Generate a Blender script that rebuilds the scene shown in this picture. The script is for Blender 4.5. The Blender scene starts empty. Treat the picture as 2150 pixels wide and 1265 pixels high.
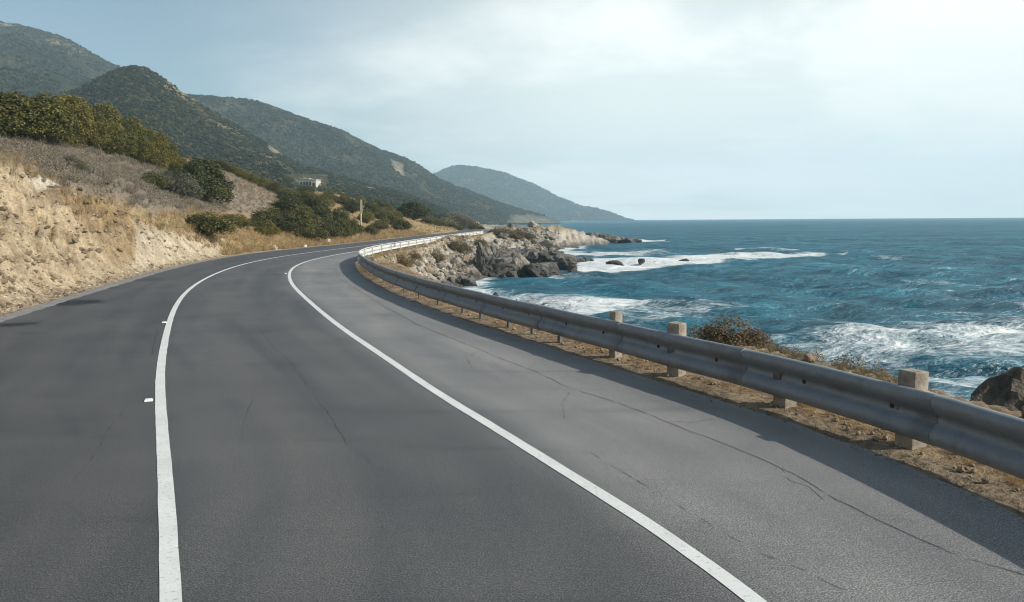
import bpy, math, random
import numpy as np
from mathutils import Matrix, Vector

random.seed(7)
RNG = np.random.default_rng(11)
SC = bpy.context.scene
COL = SC.collection
rad = math.radians

# ------------------------------------------------------------------ camera, sky, sun, exposure
FPX, CAMH = 1700.0, 2.4                      # focal length in photo pixels (photo 2150 wide), eye height over the road
PITCH = math.atan((632.5 - 461.7) / FPX)
ROLL = math.atan(5.5 / 820)
SUN_EL, SUN_AZ = 30.0, 108.0                 # degrees; azimuth clockwise from the view direction (+Y)
ZSEA = -3.6

def _rx(t): return np.array([[1, 0, 0], [0, math.cos(t), -math.sin(t)], [0, math.sin(t), math.cos(t)]])
def _rz(t): return np.array([[math.cos(t), -math.sin(t), 0], [math.sin(t), math.cos(t), 0], [0, 0, 1]])
RC = _rx(math.pi / 2 - PITCH) @ _rz(-ROLL)
CP = np.array([0, 0, CAMH])

cam = bpy.data.cameras.new('camera')
cam.sensor_width = 36.0
cam.lens = FPX / 2150 * 36.0
cam.clip_start, cam.clip_end = 0.1, 20000
camo = bpy.data.objects.new('camera', cam)
COL.objects.link(camo)
camo.matrix_world = Matrix.Translation((0, 0, CAMH)) @ Matrix(RC.tolist()).to_4x4()
SC.camera = camo

world = bpy.data.worlds.new('World')
SC.world = world
world.use_nodes = True
wt = world.node_tree
wn, wl = wt.nodes, wt.links
wn.clear()
def N(t, typ, **kw):
    n = t.nodes.new(typ)
    for k, v in kw.items():
        if k.startswith('i_'):
            n.inputs[k[2:].replace('_', ' ')].default_value = v
        else:
            setattr(n, k, v)
    return n
def build_world():
    out = N(wt, 'ShaderNodeOutputWorld')
    bg = N(wt, 'ShaderNodeBackground')
    bg.inputs['Strength'].default_value = 0.08
    sky = N(wt, 'ShaderNodeTexSky', sky_type='NISHITA', sun_disc=False)
    sky.sun_elevation, sky.sun_rotation = rad(SUN_EL), rad(SUN_AZ)
    sky.air_density, sky.dust_density, sky.ozone_density = 0.9, 2.2, 1.2
    tc = N(wt, 'ShaderNodeTexCoord')
    sep = N(wt, 'ShaderNodeSeparateXYZ')
    wl.new(tc.outputs['Generated'], sep.inputs[0])
    # thin high cloud: the direction meets a flat cloud layer
    den = N(wt, 'ShaderNodeMath', operation='ADD'); wl.new(sep.outputs['Z'], den.inputs[0]); den.inputs[1].default_value = 0.12
    den2 = N(wt, 'ShaderNodeMath', operation='MAXIMUM'); wl.new(den.outputs[0], den2.inputs[0]); den2.inputs[1].default_value = 0.05
    px = N(wt, 'ShaderNodeMath', operation='DIVIDE'); wl.new(sep.outputs['X'], px.inputs[0]); wl.new(den2.outputs[0], px.inputs[1])
    py = N(wt, 'ShaderNodeMath', operation='DIVIDE'); wl.new(sep.outputs['Y'], py.inputs[0]); wl.new(den2.outputs[0], py.inputs[1])
    cmb = N(wt, 'ShaderNodeCombineXYZ'); wl.new(px.outputs[0], cmb.inputs[0]); wl.new(py.outputs[0], cmb.inputs[1])
    n1 = N(wt, 'ShaderNodeTexNoise'); n1.inputs['Scale'].default_value = 0.62; n1.inputs['Detail'].default_value = 9; n1.inputs['Roughness'].default_value = 0.56; n1.inputs['Distortion'].default_value = 0.35
    off = N(wt, 'ShaderNodeVectorMath', operation='ADD'); wl.new(cmb.outputs[0], off.inputs[0]); off.inputs[1].default_value = (3.1, 1.7, 0.0)
    wl.new(off.outputs[0], n1.inputs['Vector'])
    # more cloud towards +X (over the sea), thinning out over the land
    ax = N(wt, 'ShaderNodeMath', operation='MULTIPLY_ADD'); wl.new(sep.outputs['X'], ax.inputs[0]); ax.inputs[1].default_value = 0.30; ax.inputs[2].default_value = 0.0
    sm = N(wt, 'ShaderNodeMath', operation='ADD'); wl.new(n1.outputs['Fac'], sm.inputs[0]); wl.new(ax.outputs[0], sm.inputs[1])
    mr = N(wt, 'ShaderNodeMapRange', interpolation_type='SMOOTHSTEP'); wl.new(sm.outputs[0], mr.inputs['Value'])
    mr.inputs['From Min'].default_value = 0.44; mr.inputs['From Max'].default_value = 0.74; mr.inputs['To Max'].default_value = 1.0
    # sea haze: a white veil that thickens to the horizon and towards the sunny side
    hz = N(wt, 'ShaderNodeMapRange', interpolation_type='SMOOTHSTEP'); wl.new(sep.outputs['Z'], hz.inputs['Value'])
    hz.inputs['From Min'].default_value = 0.62; hz.inputs['From Max'].default_value = 0.10; hz.inputs['To Max'].default_value = 1.0
    hx = N(wt, 'ShaderNodeMapRange', interpolation_type='SMOOTHSTEP'); wl.new(sep.outputs['X'], hx.inputs['Value'])
    hx.inputs['From Min'].default_value = -0.42; hx.inputs['From Max'].default_value = 0.16; hx.inputs['To Min'].default_value = 0.0; hx.inputs['To Max'].default_value = 1.0
    hq = N(wt, 'ShaderNodeMath', operation='MULTIPLY_ADD'); wl.new(hx.outputs[0], hq.inputs[0]); hq.inputs[1].default_value = 0.80; hq.inputs[2].default_value = 0.12
    hm = N(wt, 'ShaderNodeMath', operation='MULTIPLY'); wl.new(hq.outputs[0], hm.inputs[0]); wl.new(hz.outputs[0], hm.inputs[1])
    ad = N(wt, 'ShaderNodeMath', operation='MULTIPLY_ADD', use_clamp=True); wl.new(mr.outputs[0], ad.inputs[0]); ad.inputs[1].default_value = 0.35; wl.new(hm.outputs[0], ad.inputs[2])
    veil = N(wt, 'ShaderNodeMix', data_type='RGBA'); wl.new(mr.outputs[0], veil.inputs['Factor']); veil.inputs['A'].default_value = (11.8, 12.5, 12.0, 1); veil.inputs['B'].default_value = (13.4, 13.6, 13.0, 1)
    mix = N(wt, 'ShaderNodeMix', data_type='RGBA'); wl.new(ad.outputs[0], mix.inputs['Factor'])
    tint = N(wt, 'ShaderNodeMix', data_type='RGBA', blend_type='MULTIPLY'); tint.inputs['Factor'].default_value = 1.0
    wl.new(sky.outputs[0], tint.inputs['A']); tint.inputs['B'].default_value = (0.90, 1.12, 1.12, 1)
    wl.new(tint.outputs['Result'], mix.inputs['A']); wl.new(veil.outputs['Result'], mix.inputs['B'])
    wl.new(mix.outputs['Result'], bg.inputs['Color'])
    wl.new(bg.outputs[0], out.inputs['Surface'])
build_world()

sun = bpy.data.lights.new('sun', 'SUN')
sun.energy, sun.angle, sun.color = 5.0, rad(0.5), (1.0, 0.93, 0.83)
suno = bpy.data.objects.new('sun', sun)
COL.objects.link(suno)
_sd = Vector((math.sin(rad(SUN_AZ)) * math.cos(rad(SUN_EL)), math.cos(rad(SUN_AZ)) * math.cos(rad(SUN_EL)), math.sin(rad(SUN_EL))))
suno.rotation_euler = _sd.to_track_quat('Z', 'Y').to_euler()
suno.location = (40, -20, 40)

vs = SC.view_settings
vs.view_transform, vs.look, vs.exposure, vs.gamma = 'Standard', 'None', 0.2, 1.0
vs.use_curve_mapping = False
SC.render.engine = 'CYCLES'
SC.cycles.use_denoising = True
SC.cycles.filter_width = 1.1
SC.cycles.max_bounces = 6
SC.cycles.diffuse_bounces = 3
SC.cycles.glossy_bounces = 3
SC.cycles.transparent_max_bounces = 8
SC.cycles.volume_bounces = 1

# ------------------------------------------------------------------ helpers: pixels to places, noise, splines
def ray(px, py):
    return RC @ np.array([(px - 1075) / FPX, -(py - 632.5) / FPX, -1.0])
def G(px, py, z=0.0):                        # where the sight line through a photo pixel meets height z
    d = ray(px, py); return CP + d * ((z - CAMH) / d[2])
def D(px, py, y):                            # ... and where it reaches depth y
    d = ray(px, py); return CP + d * (y / d[1])
def proj(P):
    v = (np.asarray(P, float) - CP) @ RC
    w = np.where(v[..., 2] < -0.05, v[..., 2], -0.05)
    return 1075 - FPX * v[..., 0] / w, 632.5 + FPX * v[..., 1] / w

def _hash(ix, iy, s):
    h = (ix.astype(np.int64) * 374761393 + iy.astype(np.int64) * 668265263 + s * 1442695041) & 0x7fffffff
    h = ((h ^ (h >> 13)) * 1274126177) & 0x7fffffff
    return (h ^ (h >> 16)) & 0xffff
def pnoise(x, y, s=0):                       # gradient noise, about -1..1
    x, y = np.asarray(x, float), np.asarray(y, float)
    ix, iy = np.floor(x), np.floor(y)
    fx, fy = x - ix, y - iy
    u, v = fx * fx * fx * (fx * (fx * 6 - 15) + 10), fy * fy * fy * (fy * (fy * 6 - 15) + 10)
    def g(a, b):
        an = _hash(ix + a, iy + b, s) * (2 * math.pi / 65536)
        return np.cos(an) * (fx - a) + np.sin(an) * (fy - b)
    return 1.5 * ((g(0, 0) * (1 - u) + g(1, 0) * u) * (1 - v) + (g(0, 1) * (1 - u) + g(1, 1) * u) * v)
def fbm(x, y, s=0, o=4, gain=0.5):
    r, a, t = 0, 1.0, 0
    for k in range(o):
        r = r + a * pnoise(x * 2 ** k + 17.3 * k, y * 2 ** k - 9.1 * k, s + k); t += a; a *= gain
    return r / t
def ridged(x, y, s=0, o=4):
    r, a, t = 0, 1.0, 0
    for k in range(o):
        r = r + a * (1 - np.abs(pnoise(x * 2 ** k + 5.7 * k, y * 2 ** k + 3.3 * k, s + k)) * 1.6); t += a; a *= 0.5
    return r / t
def sstep(a, b, x):
    t = np.clip((x - a) / (b - a), 0, 1); return t * t * (3 - 2 * t)

YS = np.arange(-60, 330, 0.25)
def curve(pts, smooth=2.0):                  # X as a smooth function of depth Y through the points
    p = np.array(sorted(pts, key=lambda q: q[1]))
    y, x = p[:, 1], p[:, 0]
    n = len(y); h = np.diff(y)
    A = np.zeros((n, n)); b = np.zeros(n); A[0, 0] = A[-1, -1] = 1
    for i in range(1, n - 1):
        A[i, i - 1], A[i, i], A[i, i + 1] = h[i - 1], 2 * (h[i - 1] + h[i]), h[i]
        b[i] = 3 * ((x[i + 1] - x[i]) / h[i] - (x[i] - x[i - 1]) / h[i - 1])
    c = np.linalg.solve(A, b)
    i = np.clip(np.searchsorted(y, YS) - 1, 0, n - 2); t = YS - y[i]
    bb = (x[i + 1] - x[i]) / h[i] - h[i] * (2 * c[i] + c[i + 1]) / 3
    dd = (c[i + 1] - c[i]) / (3 * h[i])
    X = x[i] + bb * t + c[i] * t ** 2 + dd * t ** 3
    out = np.empty_like(X)
    for k in range(len(YS)):                 # smoothing that widens with distance
        s = smooth * (0.35 + abs(YS[k]) / 40)
        w = np.exp(-0.5 * ((YS - YS[k]) / s) ** 2); out[k] = (w * X).sum() / w.sum()
    return out
LE = curve([(-8.2, -60), (-8.6, -20), (-9.6, 0), (-11.3, 11), (-13.43, 21.1), (-14.36, 24.9), (-15.47, 30), (-17.28, 37.9), (-19.2, 48.9), (-20.0, 57.6), (-19.8, 66.4), (-18.2, 80.9), (-16.4, 104),
            (-14.2, 136), (-12, 160), (-12, 190), (-17, 220), (-27, 255), (-40, 300), (-48, 330)])
LL = curve([(1.8, -60), (1.2, -20), (-0.35, 0), (-2.17, 4.92), (-2.76, 6.26), (-4.1, 9.27), (-5.36, 12.12), (-6.95, 16.02), (-9.33, 22.21), (-11.73, 29.46), (-13.68, 37.19), (-14.99, 44.34),
            (-15.7, 52.7), (-15.6, 60.9), (-15.0, 67.6), (-14.0, 80), (-12.4, 104), (-10.6, 136), (-8.4, 160), (-8.4, 190), (-13, 220), (-23, 255), (-36, 300), (-44, 330)], 2.0)
RL = curve([(3.6, -60), (3.0, -20), (2.35, 0), (1.53, 4.87), (1.17, 5.95), (0.55, 7.4), (-0.15, 9.06), (-0.8, 10.53), (-1.97, 13.42), (-3.36, 16.86), (-4.87, 20.82), (-6.54, 25.45), (-8.2, 30.24),
            (-9.79, 35.54), (-11.29, 41.72), (-12.2, 48.03), (-12.5, 54.23), (-12.3, 62.15), (-11.7, 74), (-9.9, 104), (-7.8, 136), (-5.4, 160), (-5.4, 190), (-10, 220), (-20, 255), (-33, 300), (-41, 330)], 1.2)
RE = curve([(5.6, -60), (5.4, -20), (5.0, 0), (4.24, 6.4), (3.9, 7.94), (3.28, 9.76), (2.42, 11.6), (1.7, 13.2), (0.24, 16.5), (-1.53, 20.63), (-4.86, 29.96), (-7.7, 40.53), (-9.1, 47.67), (-9.55, 55), (-9.1, 70),
            (-7.6, 95), (-5.2, 125), (-2.4, 160), (-2.4, 190), (-7, 220), (-17, 255), (-30, 300), (-38, 330)], 1.2)
def cx(C, y): return np.interp(y, YS, C)
def slope(C, y): return (cx(C, y + 0.5) - cx(C, y - 0.5))
def off(C, y, d):                            # point at distance d to the +X side of curve C at depth y
    s = slope(C, y); n = np.sqrt(1 + s * s)
    return cx(C, y) + d / n, y - d * s / n
def dist_right(C, x, y):                     # signed distance, positive to the +X side
    s = slope(C, y); return (x - cx(C, y)) / np.sqrt(1 + s * s)

# ------------------------------------------------------------------ helpers: objects, meshes, materials
def tag(o, label=None, cat=None, group=None, kind=None):
    for k, v in (('label', label), ('category', cat), ('group', group), ('kind', kind)):
        if v: o[k] = v
    return o
def mesh_np(name, V, F, smooth=False, col=None, attrs=None):
    V = np.asarray(V, np.float32); F = np.asarray(F, np.int32)
    me = bpy.data.meshes.new(name)
    me.vertices.add(len(V)); me.vertices.foreach_set('co', V.ravel())
    k = F.shape[1]
    me.loops.add(F.size); me.loops.foreach_set('vertex_index', F.ravel())
    me.polygons.add(len(F)); me.polygons.foreach_set('loop_start', np.arange(0, F.size, k, dtype=np.int32))
    try: me.polygons.foreach_set('loop_total', np.full(len(F), k, np.int32))
    except Exception: pass
    me.polygons.foreach_set('use_smooth', np.full(len(F), bool(smooth)))
    if col is not None:
        a = me.color_attributes.new('Col', 'FLOAT_COLOR', 'POINT')
        c = np.ones((len(V), 4), np.float32); c[:, :3] = col; a.data.foreach_set('color', c.ravel())
    for nm, v in (attrs or {}).items():
        a = me.attributes.new(nm, 'FLOAT', 'POINT'); a.data.foreach_set('value', np.asarray(v, np.float32))
    me.update(calc_edges=True); me.validate()
    return me
def link(name, me, mat=None, parent=None, loc=None, rot=None, scale=None):
    o = bpy.data.objects.new(name, me)
    COL.objects.link(o)
    if mat is not None and me is not None and not me.materials: me.materials.append(mat)
    if parent: o.parent = parent
    if loc is not None: o.location = loc
    if rot is not None: o.rotation_euler = rot
    if scale is not None: o.scale = scale
    return o
def grid_faces(r, c):
    i = np.arange(r * c).reshape(r, c)
    return np.stack([i[:-1, :-1], i[:-1, 1:], i[1:, 1:], i[1:, :-1]], -1).reshape(-1, 4)
class MB:                                    # collects boxes, tubes and prisms into one mesh
    def __init__(s): s.v, s.f = [], []
    def add(s, V, F):
        n = len(s.v); s.v += [tuple(p) for p in V]; s.f += [tuple(i + n for i in f) for f in F]
    def box(s, c, d, M=None, top=(1, 1)):
        x, y, z = d[0] / 2, d[1] / 2, d[2] / 2
        V = [(sx * x * (top[0] if sz > 0 else 1), sy * y * (top[1] if sz > 0 else 1), sz * z) for sz in (-1, 1) for sx, sy in ((-1, -1), (1, -1), (1, 1), (-1, 1))]
        V = [Vector(v) for v in V]
        if M is not None: V = [M @ v for v in V]
        V = [v + Vector(c) for v in V]
        s.add(V, [(3, 2, 1, 0), (4, 5, 6, 7), (0, 1, 5, 4), (1, 2, 6, 5), (2, 3, 7, 6), (3, 0, 4, 7)])
    def tube(s, pts, rs, n=8):
        V, F = [], []
        pts = [Vector(p) for p in pts]
        for i, p in enumerate(pts):
            d = (pts[min(i + 1, len(pts) - 1)] - pts[max(i - 1, 0)]).normalized()
            a = d.orthogonal().normalized(); b = d.cross(a)
            for k in range(n):
                t = 2 * math.pi * k / n; V.append(p + (a * math.cos(t) + b * math.sin(t)) * rs[i])
        for i in range(len(pts) - 1):
            for k in range(n):
                F.append((i * n + k, i * n + (k + 1) % n, (i + 1) * n + (k + 1) % n, (i + 1) * n + k))
        F.append(tuple(range(n - 1, -1, -1))); F.append(tuple((len(pts) - 1) * n + k for k in range(n)))
        s.add(V, F)
    def mesh(s, name, bevel=0.0, smooth=False):
        me = bpy.data.meshes.new(name); me.from_pydata(s.v, [], s.f); me.update()
        if bevel:
            import bmesh
            bm = bmesh.new(); bm.from_mesh(me)
            bmesh.ops.bevel(bm, geom=list(bm.edges), offset=bevel, segments=2, affect='EDGES', profile=0.6)
            bm.to_mesh(me); bm.free()
        if smooth:
            me.polygons.foreach_set('use_smooth', [True] * len(me.polygons))
        return me

def new_mat(name):
    m = bpy.data.materials.new(name); m.use_nodes = True
    t = m.node_tree; t.nodes.clear()
    out = N(t, 'ShaderNodeOutputMaterial'); b = N(t, 'ShaderNodeBsdfPrincipled')
    t.links.new(b.outputs[0], out.inputs['Surface'])
    return m, t, b, out
def noise(t, vec, scale, detail=4, rough=0.55, dist=0.0):
    n = N(t, 'ShaderNodeTexNoise'); n.inputs['Scale'].default_value = scale; n.inputs['Detail'].default_value = detail
    n.inputs['Roughness'].default_value = rough; n.inputs['Distortion'].default_value = dist
    if vec is not None: t.links.new(vec, n.inputs['Vector'])
    return n.outputs['Fac']
def ramp(t, fac, stops):
    r = N(t, 'ShaderNodeValToRGB'); e = r.color_ramp.elements
    while len(e) < len(stops): e.new(0.5)
    for i, (p, c) in enumerate(stops): e[i].position = p; e[i].color = (*c, 1) if len(c) == 3 else c
    t.links.new(fac, r.inputs[0]); return r.outputs[0]
def mixc(t, fac, a, b, blend='MIX'):
    m = N(t, 'ShaderNodeMix', data_type='RGBA', blend_type=blend)
    for k, v in (('Factor', fac), ('A', a), ('B', b)):
        if isinstance(v, (int, float)): m.inputs[k].default_value = v
        elif isinstance(v, tuple): m.inputs[k].default_value = (*v, 1)
        else: t.links.new(v, m.inputs[k])
    return m.outputs['Result']
def mapr(t, v, a, b, c=0.0, d=1.0, smooth=True):
    n = N(t, 'ShaderNodeMapRange', interpolation_type='SMOOTHSTEP' if smooth else 'LINEAR')
    t.links.new(v, n.inputs['Value'])
    for k, x in (('From Min', a), ('From Max', b), ('To Min', c), ('To Max', d)): n.inputs[k].default_value = x
    return n.outputs[0]
def math2(t, op, a, b=0.0, clamp=False):
    n = N(t, 'ShaderNodeMath', operation=op, use_clamp=clamp)
    for i, v in enumerate((a, b)):
        if isinstance(v, (int, float)): n.inputs[i].default_value = v
        else: t.links.new(v, n.inputs[i])
    return n.outputs[0]
def bump(t, b, h, strength, dist=0.05):
    n = N(t, 'ShaderNodeBump'); n.inputs['Strength'].default_value = strength; n.inputs['Distance'].default_value = dist
    t.links.new(h, n.inputs['Height']); t.links.new(n.outputs[0], b.inputs['Normal'])
def geo(t): return N(t, 'ShaderNodeNewGeometry').outputs['Position']
def objc(t): return N(t, 'ShaderNodeTexCoord').outputs['Object']
def vcol(t): return N(t, 'ShaderNodeVertexColor', layer_name='Col').outputs['Color']
def attr(t, nm): return N(t, 'ShaderNodeAttribute', attribute_name=nm).outputs['Fac']
def setb(b, **kw):
    for k, v in kw.items(): b.inputs[k.replace('_', ' ')].default_value = v

def M_ground():
    m, t, b, _ = new_mat('earth_and_rock')
    p = geo(t)
    f1, f2, f3 = noise(t, p, 1.3, 6, 0.62), noise(t, p, 9, 5, 0.6), noise(t, p, 60, 3, 0.6)
    c = mixc(t, 0.9, vcol(t), ramp(t, f1, [(0.28, (0.55, 0.52, 0.5)), (0.5, (0.98, 0.98, 0.98)), (0.72, (1.35, 1.33, 1.28))]), 'MULTIPLY')
    c = mixc(t, 0.9, c, ramp(t, f2, [(0.3, (0.5, 0.47, 0.45)), (0.5, (1, 1, 1)), (0.7, (1.35, 1.33, 1.3))]), 'MULTIPLY')
    c = mixc(t, 0.6, c, ramp(t, f3, [(0.3, (0.6, 0.6, 0.6)), (0.7, (1.35, 1.35, 1.35))]), 'MULTIPLY')
    t.links.new(c, b.inputs['Base Color']); setb(b, Roughness=0.95)
    b.inputs['Specular IOR Level'].default_value = 0.15
    h = math2(t, 'ADD', math2(t, 'MULTIPLY', f2, 1.0), math2(t, 'MULTIPLY', f3, 0.25))
    bump(t, b, h, 0.9, 0.12)
    return m
def M_hill():
    m, t, b, _ = new_mat('hill_scrub_ground')
    p = geo(t)
    f1, f2 = noise(t, p, 0.02, 6, 0.6), noise(t, p, 0.22, 5, 0.65)
    c = mixc(t, 0.8, vcol(t), ramp(t, f1, [(0.3, (0.6, 0.65, 0.62)), (0.7, (1.3, 1.25, 1.15))]), 'MULTIPLY')
    c = mixc(t, 0.95, c, ramp(t, f2, [(0.36, (0.35, 0.40, 0.38)), (0.5, (0.9, 0.9, 0.9)), (0.66, (1.8, 1.7, 1.5))]), 'MULTIPLY')
    t.links.new(c, b.inputs['Base Color']); setb(b, Roughness=1.0)
    b.inputs['Specular IOR Level'].default_value = 0.05
    bump(t, b, f2, 1.0, 3.0)
    return m
def M_road():
    m, t, b, _ = new_mat('asphalt')
    p = geo(t)
    fine, mid = noise(t, p, 75, 4, 0.8), noise(t, p, 16, 3, 0.6)
    # wear runs along the road: the mesh carries a coordinate across it (u) and along it (v)
    cu, cv = attr(t, 'across'), attr(t, 'along')
    cmb = N(t, 'ShaderNodeCombineXYZ'); t.links.new(math2(t, 'MULTIPLY', cu, 1.1), cmb.inputs[0]); t.links.new(math2(t, 'MULTIPLY', cv, 0.11), cmb.inputs[1])
    streak = noise(t, cmb.outputs[0], 1.0, 5, 0.55, 0.4)
    cm2 = N(t, 'ShaderNodeCombineXYZ'); t.links.new(math2(t, 'MULTIPLY', cu, 0.3), cm2.inputs[0]); t.links.new(math2(t, 'MULTIPLY', cv, 1.4), cm2.inputs[1])
    cross = noise(t, cm2.outputs[0], 1.0, 5, 0.6, 0.7)
    blot = noise(t, p, 0.45, 5, 0.6)
    base = mixc(t, attr(t, 'lane'), (0.050, 0.0515, 0.055), (0.180, 0.180, 0.181))
    c = mixc(t, 0.75, base, ramp(t, streak, [(0.32, (0.70, 0.71, 0.73)), (0.5, (1, 1, 1)), (0.68, (1.25, 1.23, 1.2))]), 'MULTIPLY')
    c = mixc(t, 0.5, c, ramp(t, cross, [(0.27, (0.6, 0.61, 0.63)), (0.42, (1, 1, 1)), (0.75, (1.12, 1.12, 1.12))]), 'MULTIPLY')
    c = mixc(t, 0.6, c, ramp(t, blot, [(0.32, (0.78, 0.79, 0.81)), (0.68, (1.16, 1.15, 1.13))]), 'MULTIPLY')
    c = mixc(t, 1.0, c, ramp(t, fine, [(0.38, (0.34, 0.34, 0.35)), (0.5, (0.92, 0.92, 0.92)), (0.61, (2.1, 2.08, 2.04))]), 'MULTIPLY')
    c = mixc(t, 0.7, c, ramp(t, mid, [(0.3, (0.82, 0.82, 0.83)), (0.7, (1.18, 1.18, 1.17))]), 'MULTIPLY')
    c = mixc(t, attr(t, 'dark_patch'), c, (0.016, 0.018, 0.022))  # darker patches blended into the asphalt colour
    t.links.new(c, b.inputs['Base Color'])
    t.links.new(mapr(t, streak, 0.3, 0.7, 0.62, 0.8), b.inputs['Roughness'])
    b.inputs['Specular IOR Level'].default_value = 0.3
    bump(t, b, math2(t, 'ADD', fine, math2(t, 'MULTIPLY', mid, 0.6)), 0.5, 0.008)
    return m
def M_paint():
    m, t, b, _ = new_mat('worn_white_paint')
    p = geo(t)
    f, g = noise(t, p, 28, 5, 0.65), noise(t, p, 2.2, 4, 0.6)
    c = mixc(t, mapr(t, f, 0.33, 0.45, 0.5, 0.0), (0.68, 0.69, 0.67), (0.22, 0.22, 0.22))
    c = mixc(t, 0.5, c, ramp(t, g, [(0.3, (0.8, 0.8, 0.8)), (0.7, (1.08, 1.08, 1.07))]), 'MULTIPLY')
    t.links.new(c, b.inputs['Base Color']); setb(b, Roughness=0.6)
    bump(t, b, f, 0.3, 0.01)
    return m
def M_metal():
    m, t, b, _ = new_mat('galvanised_steel')
    p = objc(t)
    f, g = noise(t, p, 3.0, 5, 0.6), noise(t, p, 40, 3, 0.6)
    c = ramp(t, f, [(0.3, (0.19, 0.205, 0.22)), (0.55, (0.27, 0.285, 0.30)), (0.72, (0.24, 0.245, 0.25))])
    c = mixc(t, 0.5, c, ramp(t, g, [(0.3, (0.8, 0.8, 0.8)), (0.7, (1.1, 1.1, 1.1))]), 'MULTIPLY')
    t.links.new(c, b.inputs['Base Color']); setb(b, Metallic=0.4)
    t.links.new(mapr(t, f, 0.3, 0.7, 0.46, 0.62), b.inputs['Roughness'])
    rust = mapr(t, math2(t, 'ADD', noise(t, p, 0.9, 5, 0.7), math2(t, 'MULTIPLY', g, 0.25)), 0.68, 0.82, 0.0, 0.3)
    c = mixc(t, rust, c, (0.11, 0.075, 0.05)); t.links.new(c, b.inputs['Base Color'])
    bump(t, b, f, 0.25, 0.03)
    return m
def M_simple(name, c1, c2, scale=6, rough=0.85, bmp=0.4, bd=0.02, spec=0.3, detail=5, metal=0.0):
    m, t, b, _ = new_mat(name)
    f = noise(t, objc(t), scale, detail, 0.62)
    t.links.new(ramp(t, f, [(0.3, c1), (0.7, c2)]), b.inputs['Base Color'])
    setb(b, Roughness=rough, Metallic=metal); b.inputs['Specular IOR Level'].default_value = spec
    bump(t, b, f, bmp, bd)
    return m
def M_rock(name, pale, dark):
    m, t, b, _ = new_mat(name)
    p = geo(t)
    f, g, k = noise(t, p, 0.9, 6, 0.65, 0.5), noise(t, p, 5.5, 5, 0.65), noise(t, p, 26, 3, 0.6)
    c = ramp(t, f, [(0.33, dark), (0.5, tuple((a + d) / 2 for a, d in zip(pale, dark))), (0.66, pale)])
    c = mixc(t, 0.85, c, ramp(t, g, [(0.3, (0.5, 0.5, 0.5)), (0.52, (1, 1, 1)), (0.72, (1.4, 1.38, 1.34))]), 'MULTIPLY')
    # wet and weedy below the splash line
    sep = N(t, 'ShaderNodeSeparateXYZ'); t.links.new(p, sep.inputs[0])
    wet = mapr(t, math2(t, 'ADD', sep.outputs['Z'], math2(t, 'MULTIPLY', f, 1.6)), ZSEA + 1.3, ZSEA + 2.3, 0.75, 0.0)
    c = mixc(t, wet, c, (0.035, 0.036, 0.036))
    t.links.new(c, b.inputs['Base Color'])
    t.links.new(mapr(t, wet, 0.0, 0.75, 0.92, 0.5), b.inputs['Roughness'])
    b.inputs['Specular IOR Level'].default_value = 0.25
    bump(t, b, math2(t, 'ADD', g, math2(t, 'MULTIPLY', k, 0.4)), 0.9, 0.15)
    return m
def M_leaf(name, trans=0.25, rough=0.6):
    m, t, b, out = new_mat(name)
    oi = N(t, 'ShaderNodeObjectInfo').outputs['Random']
    c = mixc(t, 0.85, vcol(t), ramp(t, oi, [(0.0, (0.72, 0.78, 0.75)), (0.5, (1, 1, 1)), (1.0, (1.35, 1.22, 0.95))]), 'MULTIPLY')
    t.links.new(c, b.inputs['Base Color']); setb(b, Roughness=rough); b.inputs['Specular IOR Level'].default_value = 0.2
    tr = N(t, 'ShaderNodeBsdfTranslucent'); t.links.new(c, tr.inputs['Color'])
    ms = N(t, 'ShaderNodeMixShader'); ms.inputs[0].default_value = trans
    t.links.new(b.outputs[0], ms.inputs[1]); t.links.new(tr.outputs[0], ms.inputs[2]); t.links.new(ms.outputs[0], out.inputs['Surface'])
    return m
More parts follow.
